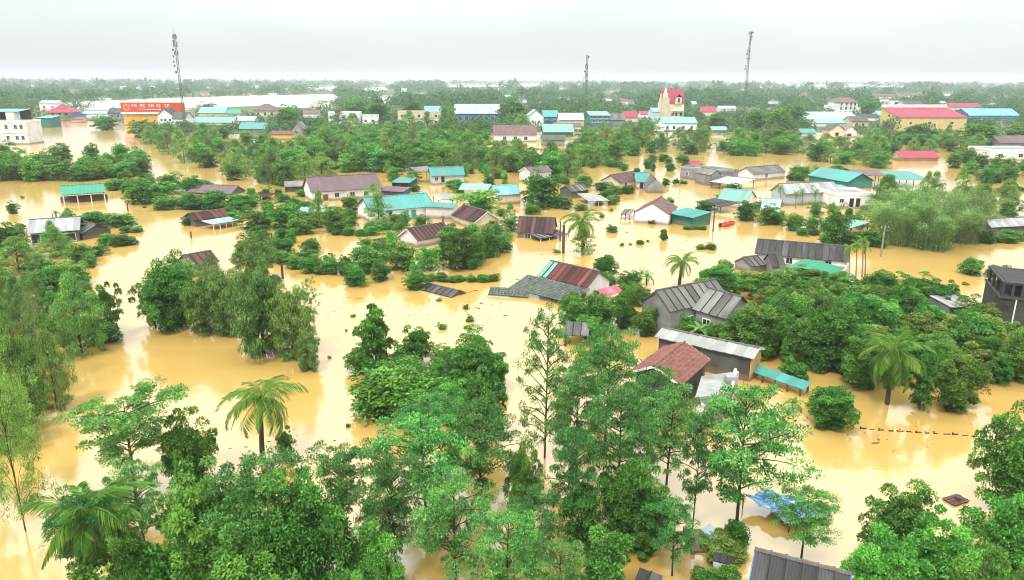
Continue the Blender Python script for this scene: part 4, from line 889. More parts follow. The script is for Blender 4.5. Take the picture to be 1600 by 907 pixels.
# ------------------------------------------------------------------ the town along the far bank
w2 = lambda xs, zs, *r: [(x, z) + r for z in zs for x in xs]
t = block('white two storey building standing in the river at the left edge', -44, 46, 226, 191, 12, 'plaster_white', 'flat', bands=(.52,), wins=w2((-.62, -.03, .3, .62, .82), (.30, .78), 1.5, 2.0))
h_, L_ = HH[t.name]
MB().b2((L_/2 - 9, 1, h_), (L_/2 - 5.5, 6, h_ + 4.2)).build('stair_tower', M['plaster_white'], t)
plane(t, (L_/2 - 4, 13, h_ + 5.4), (-34, 0, 0), (0, -11, -.9), 'mint_sheet')
MB().b2((L_/2 - 38, 12, h_), (L_/2 - 4, 13, h_ + 5.2)).build('back_wall', M['dark_concrete'], t)
block('grey green shed beside the white river building', 58, 80, 200, 185, 12, 'teal_wall', 'shed', 'mint_sheet', 1.0)
t = block('house with a flaring red pagoda roof by the river', 76, 112, 184, 176, 14, 'plaster_cream', 'hip', 'crimson_sheet', 4.5, over=2.2, bands=(.35,), wins=w2((-.6, 0, .6), (.6,), 1.8, 2.2))
h_, L_ = HH[t.name]; mb = MB(); mb.poly([(-L_*.24, 3.5, h_ + 2.9), (L_*.24, 3.5, h_ + 2.9), (0, 6.4, h_ + 6.6)]); mb.poly([(L_*.24, 3.5, h_ + 2.9), (L_*.24, 10.5, h_ + 2.9), (0, 7.6, h_ + 6.6), (0, 6.4, h_ + 6.6)]); mb.poly([(L_*.24, 10.5, h_ + 2.9), (-L_*.24, 10.5, h_ + 2.9), (0, 7.6, h_ + 6.6)]); mb.poly([(-L_*.24, 10.5, h_ + 2.9), (-L_*.24, 3.5, h_ + 2.9), (0, 6.4, h_ + 6.6), (0, 7.6, h_ + 6.6)]); mb.build('upper_roof', M['crimson_sheet'], t)
block('white house with a pale roof behind the red pagoda roof', 63, 92, 175, 162, 12, 'plaster_white', 'gable', 'paleblue_sheet', 2.5, wins=w2((-.5, .4), (.6,), 1.8, 1.8))
block('low blue walled shop right of the red pagoda house', 114, 136, 186, 179, 8, 'blue_wall', 'flat')
block('long white walled compound with a pale roof between the pagoda house and the red sign', 130, 170, 186, 178, 10, 'plaster_white', 'gable', 'paleblue_sheet', 2.0)
block('small house with a red awning left of the red sign', 114, 128, 192, 187, 6, 'plaster_cream', 'shed', 'crimson_sheet', 1.4)
block('grey gabled house directly left of the big red sign', 170, 192, 188, 177, 11, 'concrete', 'gable', 'dark_sheet', 3.4, wins=w2((-.4, .4), (.6,), 2, 2))
def sign_hall():
    t = block('yellow shuttered hall under a very long red sign with white lettering', 195, 291, 196, 177, 18, 'plaster_cream', 'flat', prot=True)
    h_, L_ = HH[t.name]; zs = ztop(t.location, 161)
    MB().b2((-L_/2 - 1, -1.2, h_ - .6), (L_/2 + 1, -.3, h_ + .5)).build('canopy_edge', M['trim_white'], t)
    MB().b2((-L_/2 - .6, -1.0, h_ + .8), (L_/2 + .6, -.3, zs)).build('sign_board', M['sign_red'], t)
    MB().b2((-L_/2 - .6, -1.1, zs), (L_/2 + .6, -.2, zs + .35)).build('sign_top_rail', M['shutter_yellow'], t)
    rng = random.Random(3); mb = MB(); H_ = zs - h_ - .8
    y = -1.06
    # unreadable white letters in two lines: short strokes of letter height, and two line emblems at the left end
    x = -L_/2 + 6.5
    while x < L_*.27:
        wl = rng.uniform(.9, 1.5); z0 = h_ + .8 + H_*.52; hh = H_*.34
        if rng.random() < .85:
            k = rng.randrange(4)
            mb.b2((x, y, z0), (x + .32, y + .05, z0 + hh))
            if k in (0, 1): mb.b2((x + wl - .32, y, z0), (x + wl, y + .05, z0 + hh))
            if k in (0, 2): mb.b2((x + .32, y, z0 + hh*.42), (x + wl - .3, y + .05, z0 + hh*.6))
            if k in (1, 2, 3): mb.b2((x + .32, y, z0 + hh - .35), (x + wl - .3, y + .05, z0 + hh))
            if k in (3,): mb.b2((x + .32, y, z0), (x + wl, y + .05, z0 + .35))
        x += wl + .55
    x = -L_/2 + 11
    while x < L_*.12: mb.b2((x, y, h_ + .8 + H_*.22), (x + rng.uniform(.6, 1.3), y + .05, h_ + .8 + H_*.33)); x += 1.6
    for k in range(9):
        a = k/9*2*PI; mb.box((-L_/2 + 3.2 + 1.9*math.cos(a), y, h_ + .8 + H_*.5 + H_*.32*math.sin(a)), (.6, .06, .6))
    mb.build('lettering', M['trim_white'], t)
    n = 11
    for k in range(n): x0 = -L_/2 + .8 + k*(L_*.6/n); MB().b2((x0, -.14, .2), (x0 + L_*.6/n - .25, .02, h_ - 1.6)).build('shutter', M['shutter_yellow'], t)
sign_hall()
t = block('white gabled house in front of the right end of the red sign', 248, 271, 198, 181, 16, 'plaster_white', 'gable_front', 'dark_sheet', 4.2, wins=w2((-.5, .0, .62), (.6,), 1.5, 1.7))
block('lower white annex with a grey roof at the right of the white gabled house', 271, 291, 199, 186, 14, 'plaster_white', 'gable', 'dark_sheet', 4.0, wins=w2((-.3, .5), (.55,), 1.5, 1.7))
block('upper green roofed long shed right of the left tower', 311, 352, 183, 177, 16, 'plaster_cream', 'gable', 'mint_sheet', 4.5)
block('short green roofed shed continuing the upper green roof', 352, 374, 183, 178, 12, 'plaster_cream', 'gable', 'green_sheet', 3.2)
block('lower green roofed shed in front of the upper green roof', 303, 364, 197, 192, 14, 'plaster_cream', 'gable', 'mint_sheet', 3.4)
block('teal roofed grey house below the short green shed', 374, 415, 208, 202, 12, 'concrete', 'gable', 'teal_sheet', 3.2)
block('pale blue roofed house between the green sheds and the brown hip roof', 366, 398, 196, 189, 12, 'plaster_white', 'gable', 'paleblue_sheet', 2.6)
block('cream villa with a brown hip roof by the river strip', 397, 432, 184, 173, 16, 'plaster_cream', 'hip', 'roof_brown_tile', 4.6, over=1.0, wins=w2((-.6, 0, .6), (.5,), 2, 2.6))
block('small brown roofed house at the river strip left of the round trees', 474, 498, 186, 178, 12, 'plaster_white', 'gable', 'roof_brown_tile', 2.6)
block('ochre walled yard house low among the trees', 424, 458, 219, 210, 9, 'plaster_yellow', 'gable', 'roof_brown_tile', 1.4)
block('grey arched gable building among the trees', 457, 474, 216, 202, 10, 'concrete', 'gable_front', 'grey_sheet', 3.5)
block('white flat school block half hidden by treetops', 514, 562, 201, 177, 12, 'plaster_white', 'flat', bands=(.5,), wins=w2((-.8, -.4, 0, .4, .8), (.3, .75), 1.8, 1.9))
block('cream flat block behind the treetops left of the conifer', 622, 688, 198, 176, 12, 'plaster_cream', 'flat', bands=(.5,), wins=w2((-.8, -.4, 0, .4, .8), (.3, .75), 1.8, 1.9))
block('small white block between the two flat blocks', 566, 590, 200, 182, 10, 'plaster_white', 'flat', wins=w2((-.5, .4), (.6,), 1.6, 1.7))
block('blue walled market hall with a long pale blue roof', 712, 780, 190, 178, 22, 'blue_wall', 'gable', 'paleblue_sheet', 6.5, wins=w2((-.8, -.5, -.2, .1, .4, .7), (.42,), 2.8, 3.0), over=.8)
block('blue roofed house left of the conifer', 664, 690, 182, 174, 12, 'blue_wall', 'gable', 'blue_sheet', 4)
block('white tall gabled house at the left of the middle tower', 825, 849, 199, 182, 16, 'plaster_white', 'gable_front', 'light_sheet', 4, wins=w2((-.4, .4), (.5,), 1.4, 1.6))
block('blue house with a bright teal roof left of the middle tower', 849, 872, 196, 183, 16, 'blue_wall', 'gable', 'teal_sheet', 4, wins=w2((-.5, .5), (.5,), 1.8, 2))
block('cream house with stepped gables beside the foot of the middle tower', 874, 912, 200, 188, 14, 'plaster_cream', 'gable', 'light_sheet', 4.2, wins=w2((-.6, 0, .6), (.5,), 1.6, 1.8))
block('brown roofed low row in front of the cream stepped gable house', 866, 908, 204, 198, 8, 'plaster_white', 'gable', 'roof_brown_tile', 2)
block('teal walled hall with a pale green roof below the middle tower', 850, 895, 214, 207, 14, 'teal_wall', 'gable', 'mint_sheet', 4, over=.7)
block('brown roofed temple like house with white gable trim at the edge of the belt', 772, 838, 222, 211, 12, 'plaster_white', 'gable', 'roof_brown_tile', 4.4, wins=w2((-.5, 0, .5), (.5,), 1.8, 1.8))
block('grey roofed low shed below the teal walled hall', 848, 882, 228, 219, 8, 'concrete', 'gable', 'grey_sheet', 2)
block('dark teal three storey building right of the middle tower', 922, 953, 198, 181, 14, 'teal_wall', 'shed', 'mint_sheet', 2.2, bands=(.4, .7), wins=w2((-.6, 0, .6), (.55, .85), 2, 1.6))
block('grey gabled house right of the dark teal building', 950, 976, 197, 188, 14, 'concrete', 'gable', 'grey_sheet', 4)
block('red roofed house between the grey gable and the church like villa', 975, 996, 192, 184, 12, 'plaster_cream', 'gable', 'crimson_sheet', 4.2)
block('tiny white house with a red roof left of the church like villa', 1001, 1016, 186, 179, 10, 'plaster_white', 'gable', 'crimson_sheet', 2.4)
block('pale blue terraced house close left of the church like villa', 1019, 1042, 196, 175, 14, 'pale_blue_wall', 'gable', 'paleblue_sheet', 2.4, bands=(.55,))
def church():
    t = block('tall cream villa with a steep red roof and turret like a church', 1034, 1067, 197, 162, 13, 'plaster_cream', 'gable', 'crimson_sheet', 9.0, bands=(.33, .66), wins=w2((-.05, .3, .75), (.2, .52), 1.8, 2.4), over=.4)
    h_, L_ = HH[t.name]
    MB().b2((-L_/2 - .5, -1.0, -2), (-L_/2 + 4, 4, h_ + 3.5)).build('side_tower', M['plaster_cream'], t)
    MB().b2((-L_/2 + .3, -.8, h_ + 3.5), (-L_/2 + 3, 3, h_ + 6.5)).build('tower_stage', M['plaster_cream'], t)
    mb = MB(); mb.tube([(-L_/2 + 1.6, 1.2, h_ + 6.5), (-L_/2 + 1.6, 1.2, h_ + 8.2), (-L_/2 + 1.6, 1.2, h_ + 10.5)], [1.0, .8, .1], 8); mb.build('spire', M['trim_white'], t)
    x = L_*.2
    MB().b2((x - 2, -1.4, h_ - .2), (x + 2, 5, h_ + 4.0)).build('dormer', M['plaster_cream'], t)
    plane(t, (x, -1.8, h_ + 6.0), (0, 7, 0), (-2.5, 0, -2.2), 'crimson_sheet'); plane(t, (x, 5.2, h_ + 6.0), (0, -7, 0), (2.5, 0, -2.2), 'crimson_sheet')
    opening(t, (x, -1.4, h_ + 2.0), 1.7, 3.0, (1, 0, 0), (0, -1, 0), 'window', 'trim_white', 'dark')
    for z in (.33, .66): MB().b2((x - 3.4, -2.6, h_*z), (x + 3.4, 0, h_*z + .9)).build('balcony', M['trim_white'], t)
church()
block('white annex with a mint roof in front of the church like villa', 1036, 1088, 205, 193, 14, 'plaster_white', 'gable', 'mint_sheet', 3.4, wins=w2((-.75, -.35, .2, .7), (.45,), 1.6, 2.0))
block('low pale sheds left of the mint roofed annex', 1018, 1038, 207, 199, 8, 'plaster_white', 'gable', 'light_sheet', 1.6)
block('house with a pinkish red roof right of the church like villa', 1098, 1119, 182, 175, 12, 'plaster_cream', 'gable', 'crimson_sheet', 4.2)
block('far pale house right of the pinkish red roof', 1124, 1150, 176, 170, 10, 'plaster_white', 'gable', 'light_sheet', 2.4)
block('small pale teal roofed hut between the belt trees', 1112, 1136, 208, 204, 8, 'concrete', 'gable', 'mint_sheet', 2)
t = block('white three storey villa with a dark brown roof on the right', 1303, 1338, 182, 160, 14, 'plaster_white', 'hip', 'roof_brown_tile', 4, over=.8, bands=(.4, .72), wins=w2((-.45, 0, .4, .75), (.25, .57, .86), 1.8, 2.6), wm='dark')
h_, L_ = HH[t.name]; MB().b2((-L_/2 - 4.5, 1, -2), (-L_/2, 11, h_*.78)).build('side_wing', M['plaster_white'], t); MB().b2((L_/2, 1, -2), (L_/2 + 4.0, 11, h_*.62)).build('garage_wing', M['plaster_white'], t)
block('long pale green roofed market shed on the right', 1258, 1340, 192, 187, 26, 'plaster_white', 'gable', 'paleblue_sheet', 5, over=.8)
block('lower pale mint shed before the long market shed', 1276, 1326, 199, 193, 10, 'plaster_white', 'gable', 'mint_sheet', 2.5)
block('dirty white house with an open porch right of the market shed', 1330, 1356, 200, 190, 12, 'plaster_cream', 'gable', 'grey_sheet', 3, wins=w2((-.4, .4), (.5,), 1.8, 2))
block('small mint roofed house left of the long pink red roof', 1372, 1398, 188, 180, 12, 'plaster_white', 'gable', 'mint_sheet', 3)
block('grey roofed low house between the market shed and the mint house', 1340, 1374, 190, 184, 12, 'plaster_white', 'gable', 'dark_sheet', 2.4)
block('small house with twin grey gables in front of the right hand market', 1296, 1318, 216, 204, 10, 'plaster_cream', 'gable_front', 'grey_sheet', 3.2, wins=[(0, .5, 2, 2, 'door', 'dark')])
block('grey roofed porch house right of the twin gables', 1317, 1338, 215, 206, 10, 'plaster_white', 'gable_front', 'grey_sheet', 3.2, wins=[(-.1, .4, 2.6, 1.8, 'door', 'dark')])
block('bluish hut left of the twin gables', 1252, 1274, 215, 208, 8, 'pale_blue_wall', 'gable', 'teal_sheet', 2)
t = block('big pale yellow hall with a long pink red roof on the right', 1403, 1508, 206, 184, 22, 'plaster_pale_yellow', 'shed', 'crimson_sheet', 5.2, wins=w2((-.1, .56), (.62,), 2.2, 1.6) + [(-.65, .6, 2.2, 1.5)])
h_, L_ = HH[t.name]; MB().b2((-L_/2, 22, h_ + 4), (L_/2, 22.6, h_ + 7)).build('rear_parapet', M['trim_white'], t)
for k in range(6): MB().b2((-L_/2 + k*L_/5.4, -.22, -1), (-L_/2 + .5 + k*L_/5.4, .0, h_ - .3)).build('pilaster', M['plaster_pale_yellow'], t)
block('long blue roofed building right of the pink red roof', 1514, 1592, 189, 181, 22, 'blue_wall', 'gable', 'blue_sheet', 5, wins=w2((-.8, -.4, 0, .4, .8), (.5,), 2.6, 2))
block('far red roofed shed behind the pink red roof', 1482, 1532, 174, 168, 14, 'plaster_white', 'gable', 'crimson_sheet', 4)
block('grey roofed far house with white walls above the pink red roof', 1412, 1442, 173, 164, 14, 'plaster_white', 'gable', 'dark_sheet', 4, wins=w2((-.5, .3), (.5,), 2, 2))
block('far house with an open upper floor left of the grey roofed far house', 1390, 1412, 168, 159, 12, 'plaster_white', 'flat', wins=[(0, .6, 7, 4, 'door', 'dark')])
block('far row of dusty pink roofs on the right', 1362, 1405, 155, 151, 14, 'plaster_cream', 'gable', 'purple_sheet', 4)
block('far dusty pink roof behind the grey roofed far house', 1405, 1442, 153, 149, 14, 'plaster_cream', 'gable', 'purple_sheet', 4)
block('low crimson roof at the edge of the flooded field on the right', 1408, 1466, 252, 247, 9, 'plaster_cream', 'gable', 'crimson_sheet', 2.2)
block('white walled house with a teal roof rim at the right edge', 1546, 1625, 251, 236, 14, 'plaster_white', 'flat', rmat='teal_sheet', wins=w2((-.6, .2), (.5,), 2, 1.6))
block('grey roofed house behind the white walled house at the right edge', 1562, 1630, 232, 224, 12, 'concrete', 'gable', 'purple_sheet', 3)
block('far white house in the woods left of the top centre tower', 1003 - 128, 885, 142, 138, 12, 'plaster_white', 'flat')
block('far white block between distant woods in the centre', 1272, 1290, 141, 137, 12, 'plaster_white', 'flat')
block('far pale building at the water edge in the centre left', 628, 636, 146, 139, 12, 'plaster_white', 'flat')
# ------------------------------------------------------------------ lattice radio masts
def mast(x, yb, yt, label, w0=1.5, w1=1.1, ants=()):
    b = P(x, yb); hgt = ztop(b, yt); t = thing('radio_mast', label, 'tower', (b.x, b.y, 0), .35)
    n = max(14, int(hgt/2.2)); c = lambda k, z: Vector((math.cos(k*2*PI/3), math.sin(k*2*PI/3), 0))*(w0 + (w1-w0)*z/hgt)*.58 + Vector((0, 0, z))
    for k in range(3): MB().tube([c(k, 0), c(k, hgt)], .11, 5).build('leg', M['steel'], t)
    mb = MB()
    for i in range(n):
        z0, z1 = hgt*i/n, hgt*(i+1)/n
        for k in range(3):
            a, d = c(k, z0), c((k+1) % 3, z1); mb.tube([a, d], .06, 4); mb.tube([c(k, z1), c((k+1) % 3, z1)], .075, 4)
    mb.build('lattice', M['steel'], t)
    MB().tube([(0, 0, hgt), (0, 0, hgt + 2.5)], [.06, .02], 5).build('lightning_rod', M['steel'], t)
    MB().b2((-1.4, -1.4, -1), (1.4, 1.4, .5)).build('base', M['concrete'], t)
    for f, kind in ants:
        z = hgt*f
        if kind == 'p':
            for k in range(3):
                a = k*2*PI/3 + .5; p = Vector((math.cos(a)*.9, math.sin(a)*.9, z)); MB().box(p, (.36, .26, 2.2), Matrix.Rotation(a, 3, 'Z')).build('panel_antenna', M['trim_grey'], t)
        elif kind == 'd':
            a = 4.2 + f*7; p = Vector((math.cos(a)*1.2, math.sin(a)*1.2, z)); q = p + Vector((math.cos(a), math.sin(a), 0))*.6; MB().tube([p, p + (q-p)*.4, q], [.2, .6, .62], 10).build('dish_antenna', M['trim_grey'], t)
        elif kind == 'r':
            MB().tube([(0, 0, z - .12), (0, 0, z + .12)], 1.5, 10).build('platform', M['steel'], t)
    return t
M['trim_grey'] = plain('antenna_grey', (.13, .15, .17), .6)
mast(291, 216, 53, 'left lattice radio mast with clustered antennas at its top', 1.0, 1.0, [(.97, 'p'), (.93, 'd'), (.90, 'p'), (.85, 'd'), (.82, 'p'), (.79, 'd'), (.74, 'd'), (.70, 'd'), (.64, 'd'), (.98, 'd')])
mast(914, 203, 87, 'middle lattice radio mast, the shortest of the three', 1.1, 1.1, [(.98, 'd'), (.88, 'd'), (.85, 'p'), (.79, 'd'), (.74, 'p'), (.70, 'd'), (.62, 'd')])
mast(1160, 200, 50, 'right lattice radio mast with a ring platform below its antennas', 1.7, .8, [(.985, 'p'), (.95, 'd'), (.92, 'd'), (.88, 'd'), (.81, 'p'), (.775, 'd'), (.73, 'r'), (.65, 'd'), (.62, 'd'), (.99, 'd')])
# ------------------------------------------------------------------ dry land behind the flood, distant lakes
def sheet(name, pts, z, mat):
    mb = MB(); mb.poly([P(x, y, z) for x, y in pts]); me = mb.mesh(name); o = obj(name, me, M[mat]); return structure(o)
sheet('land', [(-300,131), (2000,139), (2000,214), (1500,210), (1250,206), (1000,206), (620,206), (545,201), (525,186), (528,168), (640,160), (600,151), (520,147), (400,149), (290,152), (100,160), (40,166), (-300,170)][::-1], .15, 'land')
sheet('land', [(62,187), (76,171), (180,173), (300,172), (360,168), (420,166), (500,172), (526,186), (545,203), (480,214), (300,206), (215,201), (190,191)][::-1], .12, 'land')
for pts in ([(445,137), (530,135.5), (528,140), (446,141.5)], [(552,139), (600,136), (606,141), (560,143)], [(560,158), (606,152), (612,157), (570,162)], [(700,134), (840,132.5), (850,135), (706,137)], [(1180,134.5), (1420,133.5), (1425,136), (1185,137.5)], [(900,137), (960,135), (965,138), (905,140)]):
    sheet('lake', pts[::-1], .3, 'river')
sheet('river', [(88,167), (100,160), (200,155.5), (290,152.5), (400,149.5), (524,147.5), (528,152), (516,167), (470,169), (400,166), (300,169), (180,172), (80,171)][::-1], .2, 'river')  # pale sheet over the water, sky glare put into its colour
WATER = [[(58,196), (205,188), (215,236), (-40,240), (-40,226)], [(90,166), (290,155), (400,152), (530,149), (520,166), (400,171), (300,173), (100,172)], [(445,136.5), (530,135), (528,141), (446,142)], [(552,138.5), (602,135.5), (608,142), (560,144)], [(556,159), (606,151), (614,158), (570,163)], [(700,133), (840,131), (850,136), (706,138)], [(1180,133.5), (1420,132.5), (1425,137), (1185,138.5)]]
def inside(x, y, pg):
    r = False; j = len(pg) - 1
    for i in range(len(pg)):
        xi, yi = pg[i]; xj, yj = pg[j]
        if (yi > y) != (yj > y) and x < (xj - xi)*(y - yi)/(yj - yi) + xi: r = not r
        j = i
    return r
def blocked(x, yb, w, yt, tol=.35):
    for pg in WATER:
        if inside(x, yb, pg): return True
        if inside(x, yt + 1.5, pg) and random.random() < .85: return True
    for l, r, t, b in PROT:
        ov = min(x + w/2, r) - max(x - w/2, l)
        if ov > 0:
            if yb >= b - 1.0 and yt < b - (b - t)*tol - 1 and ov > w*.15: return True     # would stand in front and hide the walls
            if b - 4 < yb < b and ov > w*.3: return True
    return False
# ------------------------------------------------------------------ far woods: one mass of small crowns
def far_wood(name, label, seed, n, d0, d1, xr, cover, nl, ls, hr, town=False):
    rng = np.random.default_rng(seed); rr = random.Random(seed); C, Wd, Hh = [], [], []; tries = 0
    while len(C) < n and tries < n*6:
        tries += 1
        d = math.exp(rr.uniform(math.log(d0), math.log(d1))); x = rr.uniform(-.76, .76)*d
        px, py = proj((x, d, 0))
        if not cover(px, py): continue
        h = rr.uniform(*hr)*(1 if hr[0] < 5 else .75 + .5*math.sin(x*.011 + 1.7*math.sin(d*.004))**2); w = h*rr.uniform(.8, 1.35); m = F/d
        if blocked(px, py, w*m, proj((x, d, h))[1]): continue
        C.append((x, d)); Wd.append(w); Hh.append(h)
    k = len(C); C = np.array(C); Wd = np.array(Wd); Hh = np.array(Hh)
    if not k: return
    D = nrm(np.abs(rng.normal(0, 1, (k*nl, 3)))*np.array([1, 1, 1.0])*np.where(rng.random((k*nl, 3)) < .5, -1, 1)*np.array([1, 1, 1]))
    D[:, 2] = np.where(D[:, 2] < -.1, -D[:, 2], D[:, 2])
    ti = np.repeat(np.arange(k), nl); rad = .75 + .3*rng.random(k*nl) + .15*np.sin(np.arctan2(D[:, 1], D[:, 0])*3 + ti)
    pos = np.stack([C[ti, 0] + D[:, 0]*rad*Wd[ti]*.5, C[ti, 1] + D[:, 1]*rad*Wd[ti]*.5, Hh[ti]*.28 + np.maximum(D[:, 2], -.3)*rad*Hh[ti]*.66], 1)
    L = ls*Hh[ti]*(.7 + .6*rng.random(k*nl))
    V, Fq = leaves(rng, pos, D*.6 + rdir(rng, k*nl), D + UP*.5 + rdir(rng, k*nl)*.3, L, L*.7)
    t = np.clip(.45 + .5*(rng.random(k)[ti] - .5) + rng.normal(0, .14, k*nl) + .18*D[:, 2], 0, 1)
    o = obj(name, mesh_np(name, V, Fq, t), M['L_far'], kind='stuff'); o['label'] = label; o['category'] = 'woods'
    return o
# ------------------------------------------------------------------ belts of trees behind and around the village: each tree a thing
def belt(pg, n, kinds, wr, hr, label, group, cat='tree', seed=1, mind=.44, names=None):
    rr = random.Random(seed); xs = [p[0] for p in pg]; ys = [p[1] for p in pg]; placed = []; todo = []; tries = 0
    while len(placed) < n and tries < n*60:
        tries += 1
        x, y = rr.uniform(min(xs), max(xs)), rr.uniform(min(ys), max(ys))
        if not inside(x, y, pg): continue
        b = P(x, y); w = rr.uniform(*wr); h = rr.uniform(*hr)
        if any((b - q).length < mind*(w + w2_)/2 for q, w2_ in placed): continue
        if blocked(x, y, w*F/depth(b), proj((b.x, b.y, h))[1]): continue
        placed.append((b, w))
        k = rr.choice(kinds); todo.append((k, b, w, h, x, y))
    X0, X1 = min(xs), max(xs)
    for k, b, w, h, x, y in todo:
        col = [t for t in placed_y(todo, x)]; lo, hi = min(col), max(col); f = (y - lo)/(hi - lo + 1e-6)
        row = 'rear' if f < .33 else ('middle' if f < .67 else 'front'); c = min(6, int(7*(x - X0)/(X1 - X0)))
        side = ('far left end', 'left end', 'left half', 'centre', 'right half', 'right end', 'far right end')[c]
        u = (h - hr[0])/(hr[1] - hr[0]); v = (w - wr[0])/(wr[1] - wr[0])
        size = 'tall' if u > .7 else 'low' if u < .25 else 'broad' if v > .6 else 'narrow' if v < .3 else 'middling'
        plant(k, b, w, h, label(k, size, row, side), cat if k != BU else 'bush', group=group)
    return len(placed)
def placed_y(todo, x): return [t[5] for t in todo if abs(t[4] - x) < 60]
MR, MBR, ML, BU = 'midround', 'midbright', 'midloose', 'bush'
LOOK = {MR: 'dark round tree', MBR: 'bright green tree', ML: 'loose olive tree', BU: 'leafy bush', 'dome': 'dark leafy tree', 'bright': 'fresh green tree', 'yellowbush': 'yellowish shrub', 'loose': 'drooping tree', 'domeopen': 'open leafy tree'}
def lab(a): return lambda k, size, row, side: '%s %s, %s row, %s of %s' % (size, LOOK[k], row, side, a)
belt([(-20,250), (215,246), (228,276), (150,284), (-20,284)], 44, [MR, MR, MR, MBR], (7, 11), (5, 8.5), lab('the dark river belt'), 'dark belt by the river')
belt([(205,212), (300,206), (420,216), (480,235), (470,268), (410,288), (360,284), (350,264), (300,262), (262,242), (240,238), (205,226)], 58, [MR, MBR, ML, ML], (7, 11), (5.5, 9), lab('the grove below the mast'), 'grove below the left mast')
belt([(420,226), (620,212), (770,230), (880,238), (905,262), (885,286), (800,274), (735,266), (600,270), (520,274), (440,292), (410,284)], 120, [MBR, MBR, MR, ML], (8.5, 13), (6.5, 10.5), lab('the belt behind the hall'), 'broad green belt in the centre')
belt([(300,206), (480,202), (640,204), (770,206), (760,226), (640,216), (480,222), (330,212)], 26, [MR, ML], (7, 10), (5, 8), lab('the strip below white blocks'), 'edge of the centre belt')
belt([(880,224), (960,212), (1090,214), (1250,214), (1262,247), (1090,242), (1000,242), (930,264), (885,258)], 70, [MBR, MR, ML], (7, 11.5), (5.5, 9), lab('the belt below the villa'), 'belt below the church like villa')
belt([(1240,220), (1400,216), (1540,222), (1545,240), (1405,238), (1392,254), (1370,264), (1258,252)], 54, [MBR, MR, ML, ML], (7, 11.5), (5, 8.5), lab('the belt below the pink hall'), 'belt below the long pink red roof')
belt([(1470,250), (1600,256), (1640,282), (1540,288), (1490,268)], 20, [MBR, MR], (6, 9), (4.5, 7), lab('the grove by the bank'), 'right hand grove')
belt([(1175,272), (1320,272), (1325,284), (1240,284), (1180,282)], 14, [MR, BU], (4, 6.5), (2.6, 4.2), lab('the hedge behind the arecas'), 'hedge row behind the areca palms', mind=.4)
belt([(950,252), (1060,248), (1075,262), (1010,264), (950,264)], 10, [BU, MR], (3.5, 6), (2, 4), lab('the thicket by the wall'), 'thicket left of the grey wall house')
def labv(a): return lambda k, size, row, side: '%s %s %s, %s %s' % (size, LOOK[k], a, row, side)
def scatter(pg, n, kinds, wr, hr, where, seed, mind=.5): belt(pg, n, kinds, wr, hr, labv(where), 'plants ' + where, seed=seed, mind=mind)
scatter([(355,300), (470,305), (560,350), (640,340), (700,360), (800,330), (800,395), (660,380), (540,372), (480,372), (360,352)], 46, [MR, MBR, BU, ML], (2.8, 5.2), (1.8, 4), 'among the village middle houses', 31)
scatter([(590,262), (735,262), (800,285), (815,330), (760,320), (700,300), (600,300)], 24, [MR, MBR, BU, ML], (3.5, 6), (2.5, 5), 'between the teal roofs', 32)
scatter([(800,262), (1060,262), (1060,300), (940,330), (880,330), (800,335)], 24, [MR, BU, BU], (2.5, 5), (1.5, 3.6), 'around the brown and teal roofs', 33)
scatter([(0,325), (60,335), (230,350), (240,375), (150,420), (130,470), (0,440)], 22, [MR, BU, ML], (3, 5), (1.8, 4), 'around the pale grey metal roof', 34)
scatter([(1100,290), (1330,300), (1360,380), (1230,368), (1140,345)], 22, [MR, BU, MBR], (2.6, 5), (1.8, 3.8), 'between the mint roof and the bamboo', 35)
scatter([(1340,300), (1560,290), (1600,330), (1560,345), (1540,380), (1350,385)], 24, [ML, MR, 'loose'], (4, 7), (4, 7), 'in the bamboo grove on the right', 36, .4)
scatter([(1090,445), (1270,440), (1400,470), (1540,490), (1590,560), (1560,610), (1440,600), (1340,580), (1230,575), (1180,540), (1200,500)], 46, ['bright', 'dome', 'dome', 'yellowbush', 'domeopen', 'bright'], (4, 7), (3, 5.2), 'in the large thicket on the right', 37, .42)
scatter([(-40,390), (60,400), (140,450), (175,520), (110,580), (66,640), (30,700), (-40,700)], 24, ['loose', 'domeopen', BU, 'loose'], (3.5, 6), (3, 7), 'in the thicket along the left edge', 38, .42)
scatter([(540,585), (640,560), (790,570), (800,640), (690,665), (560,650)], 18, ['dome', 'bright', BU], (3.5, 5.5), (2.2, 4), 'in the grove in mid water', 39, .42)
scatter([(530,380), (610,372), (780,370), (790,420), (700,432), (560,440)], 18, [MR, BU, MBR], (3, 5.5), (2, 4.2), 'in the flooded mango orchard', 40, .42)
scatter([(390,362), (450,375), (560,420), (550,440), (480,425), (400,400)], 14, [MR, BU], (2.6, 4.5), (1.6, 3.2), 'along the diagonal hedge', 41, .4)
scatter([(160,272), (260,280), (400,300), (380,330), (250,326), (190,306)], 20, [MR, BU, BU], (3, 5.5), (1.8, 3.6), 'around the low sunken dark roof', 42, .42)
scatter([(885,455), (1000,450), (1010,530), (900,540)], 10, ['dome', 'bright', 'domeopen'], (3, 5), (2.5, 4.5), 'left of the large concrete house', 43, .42)
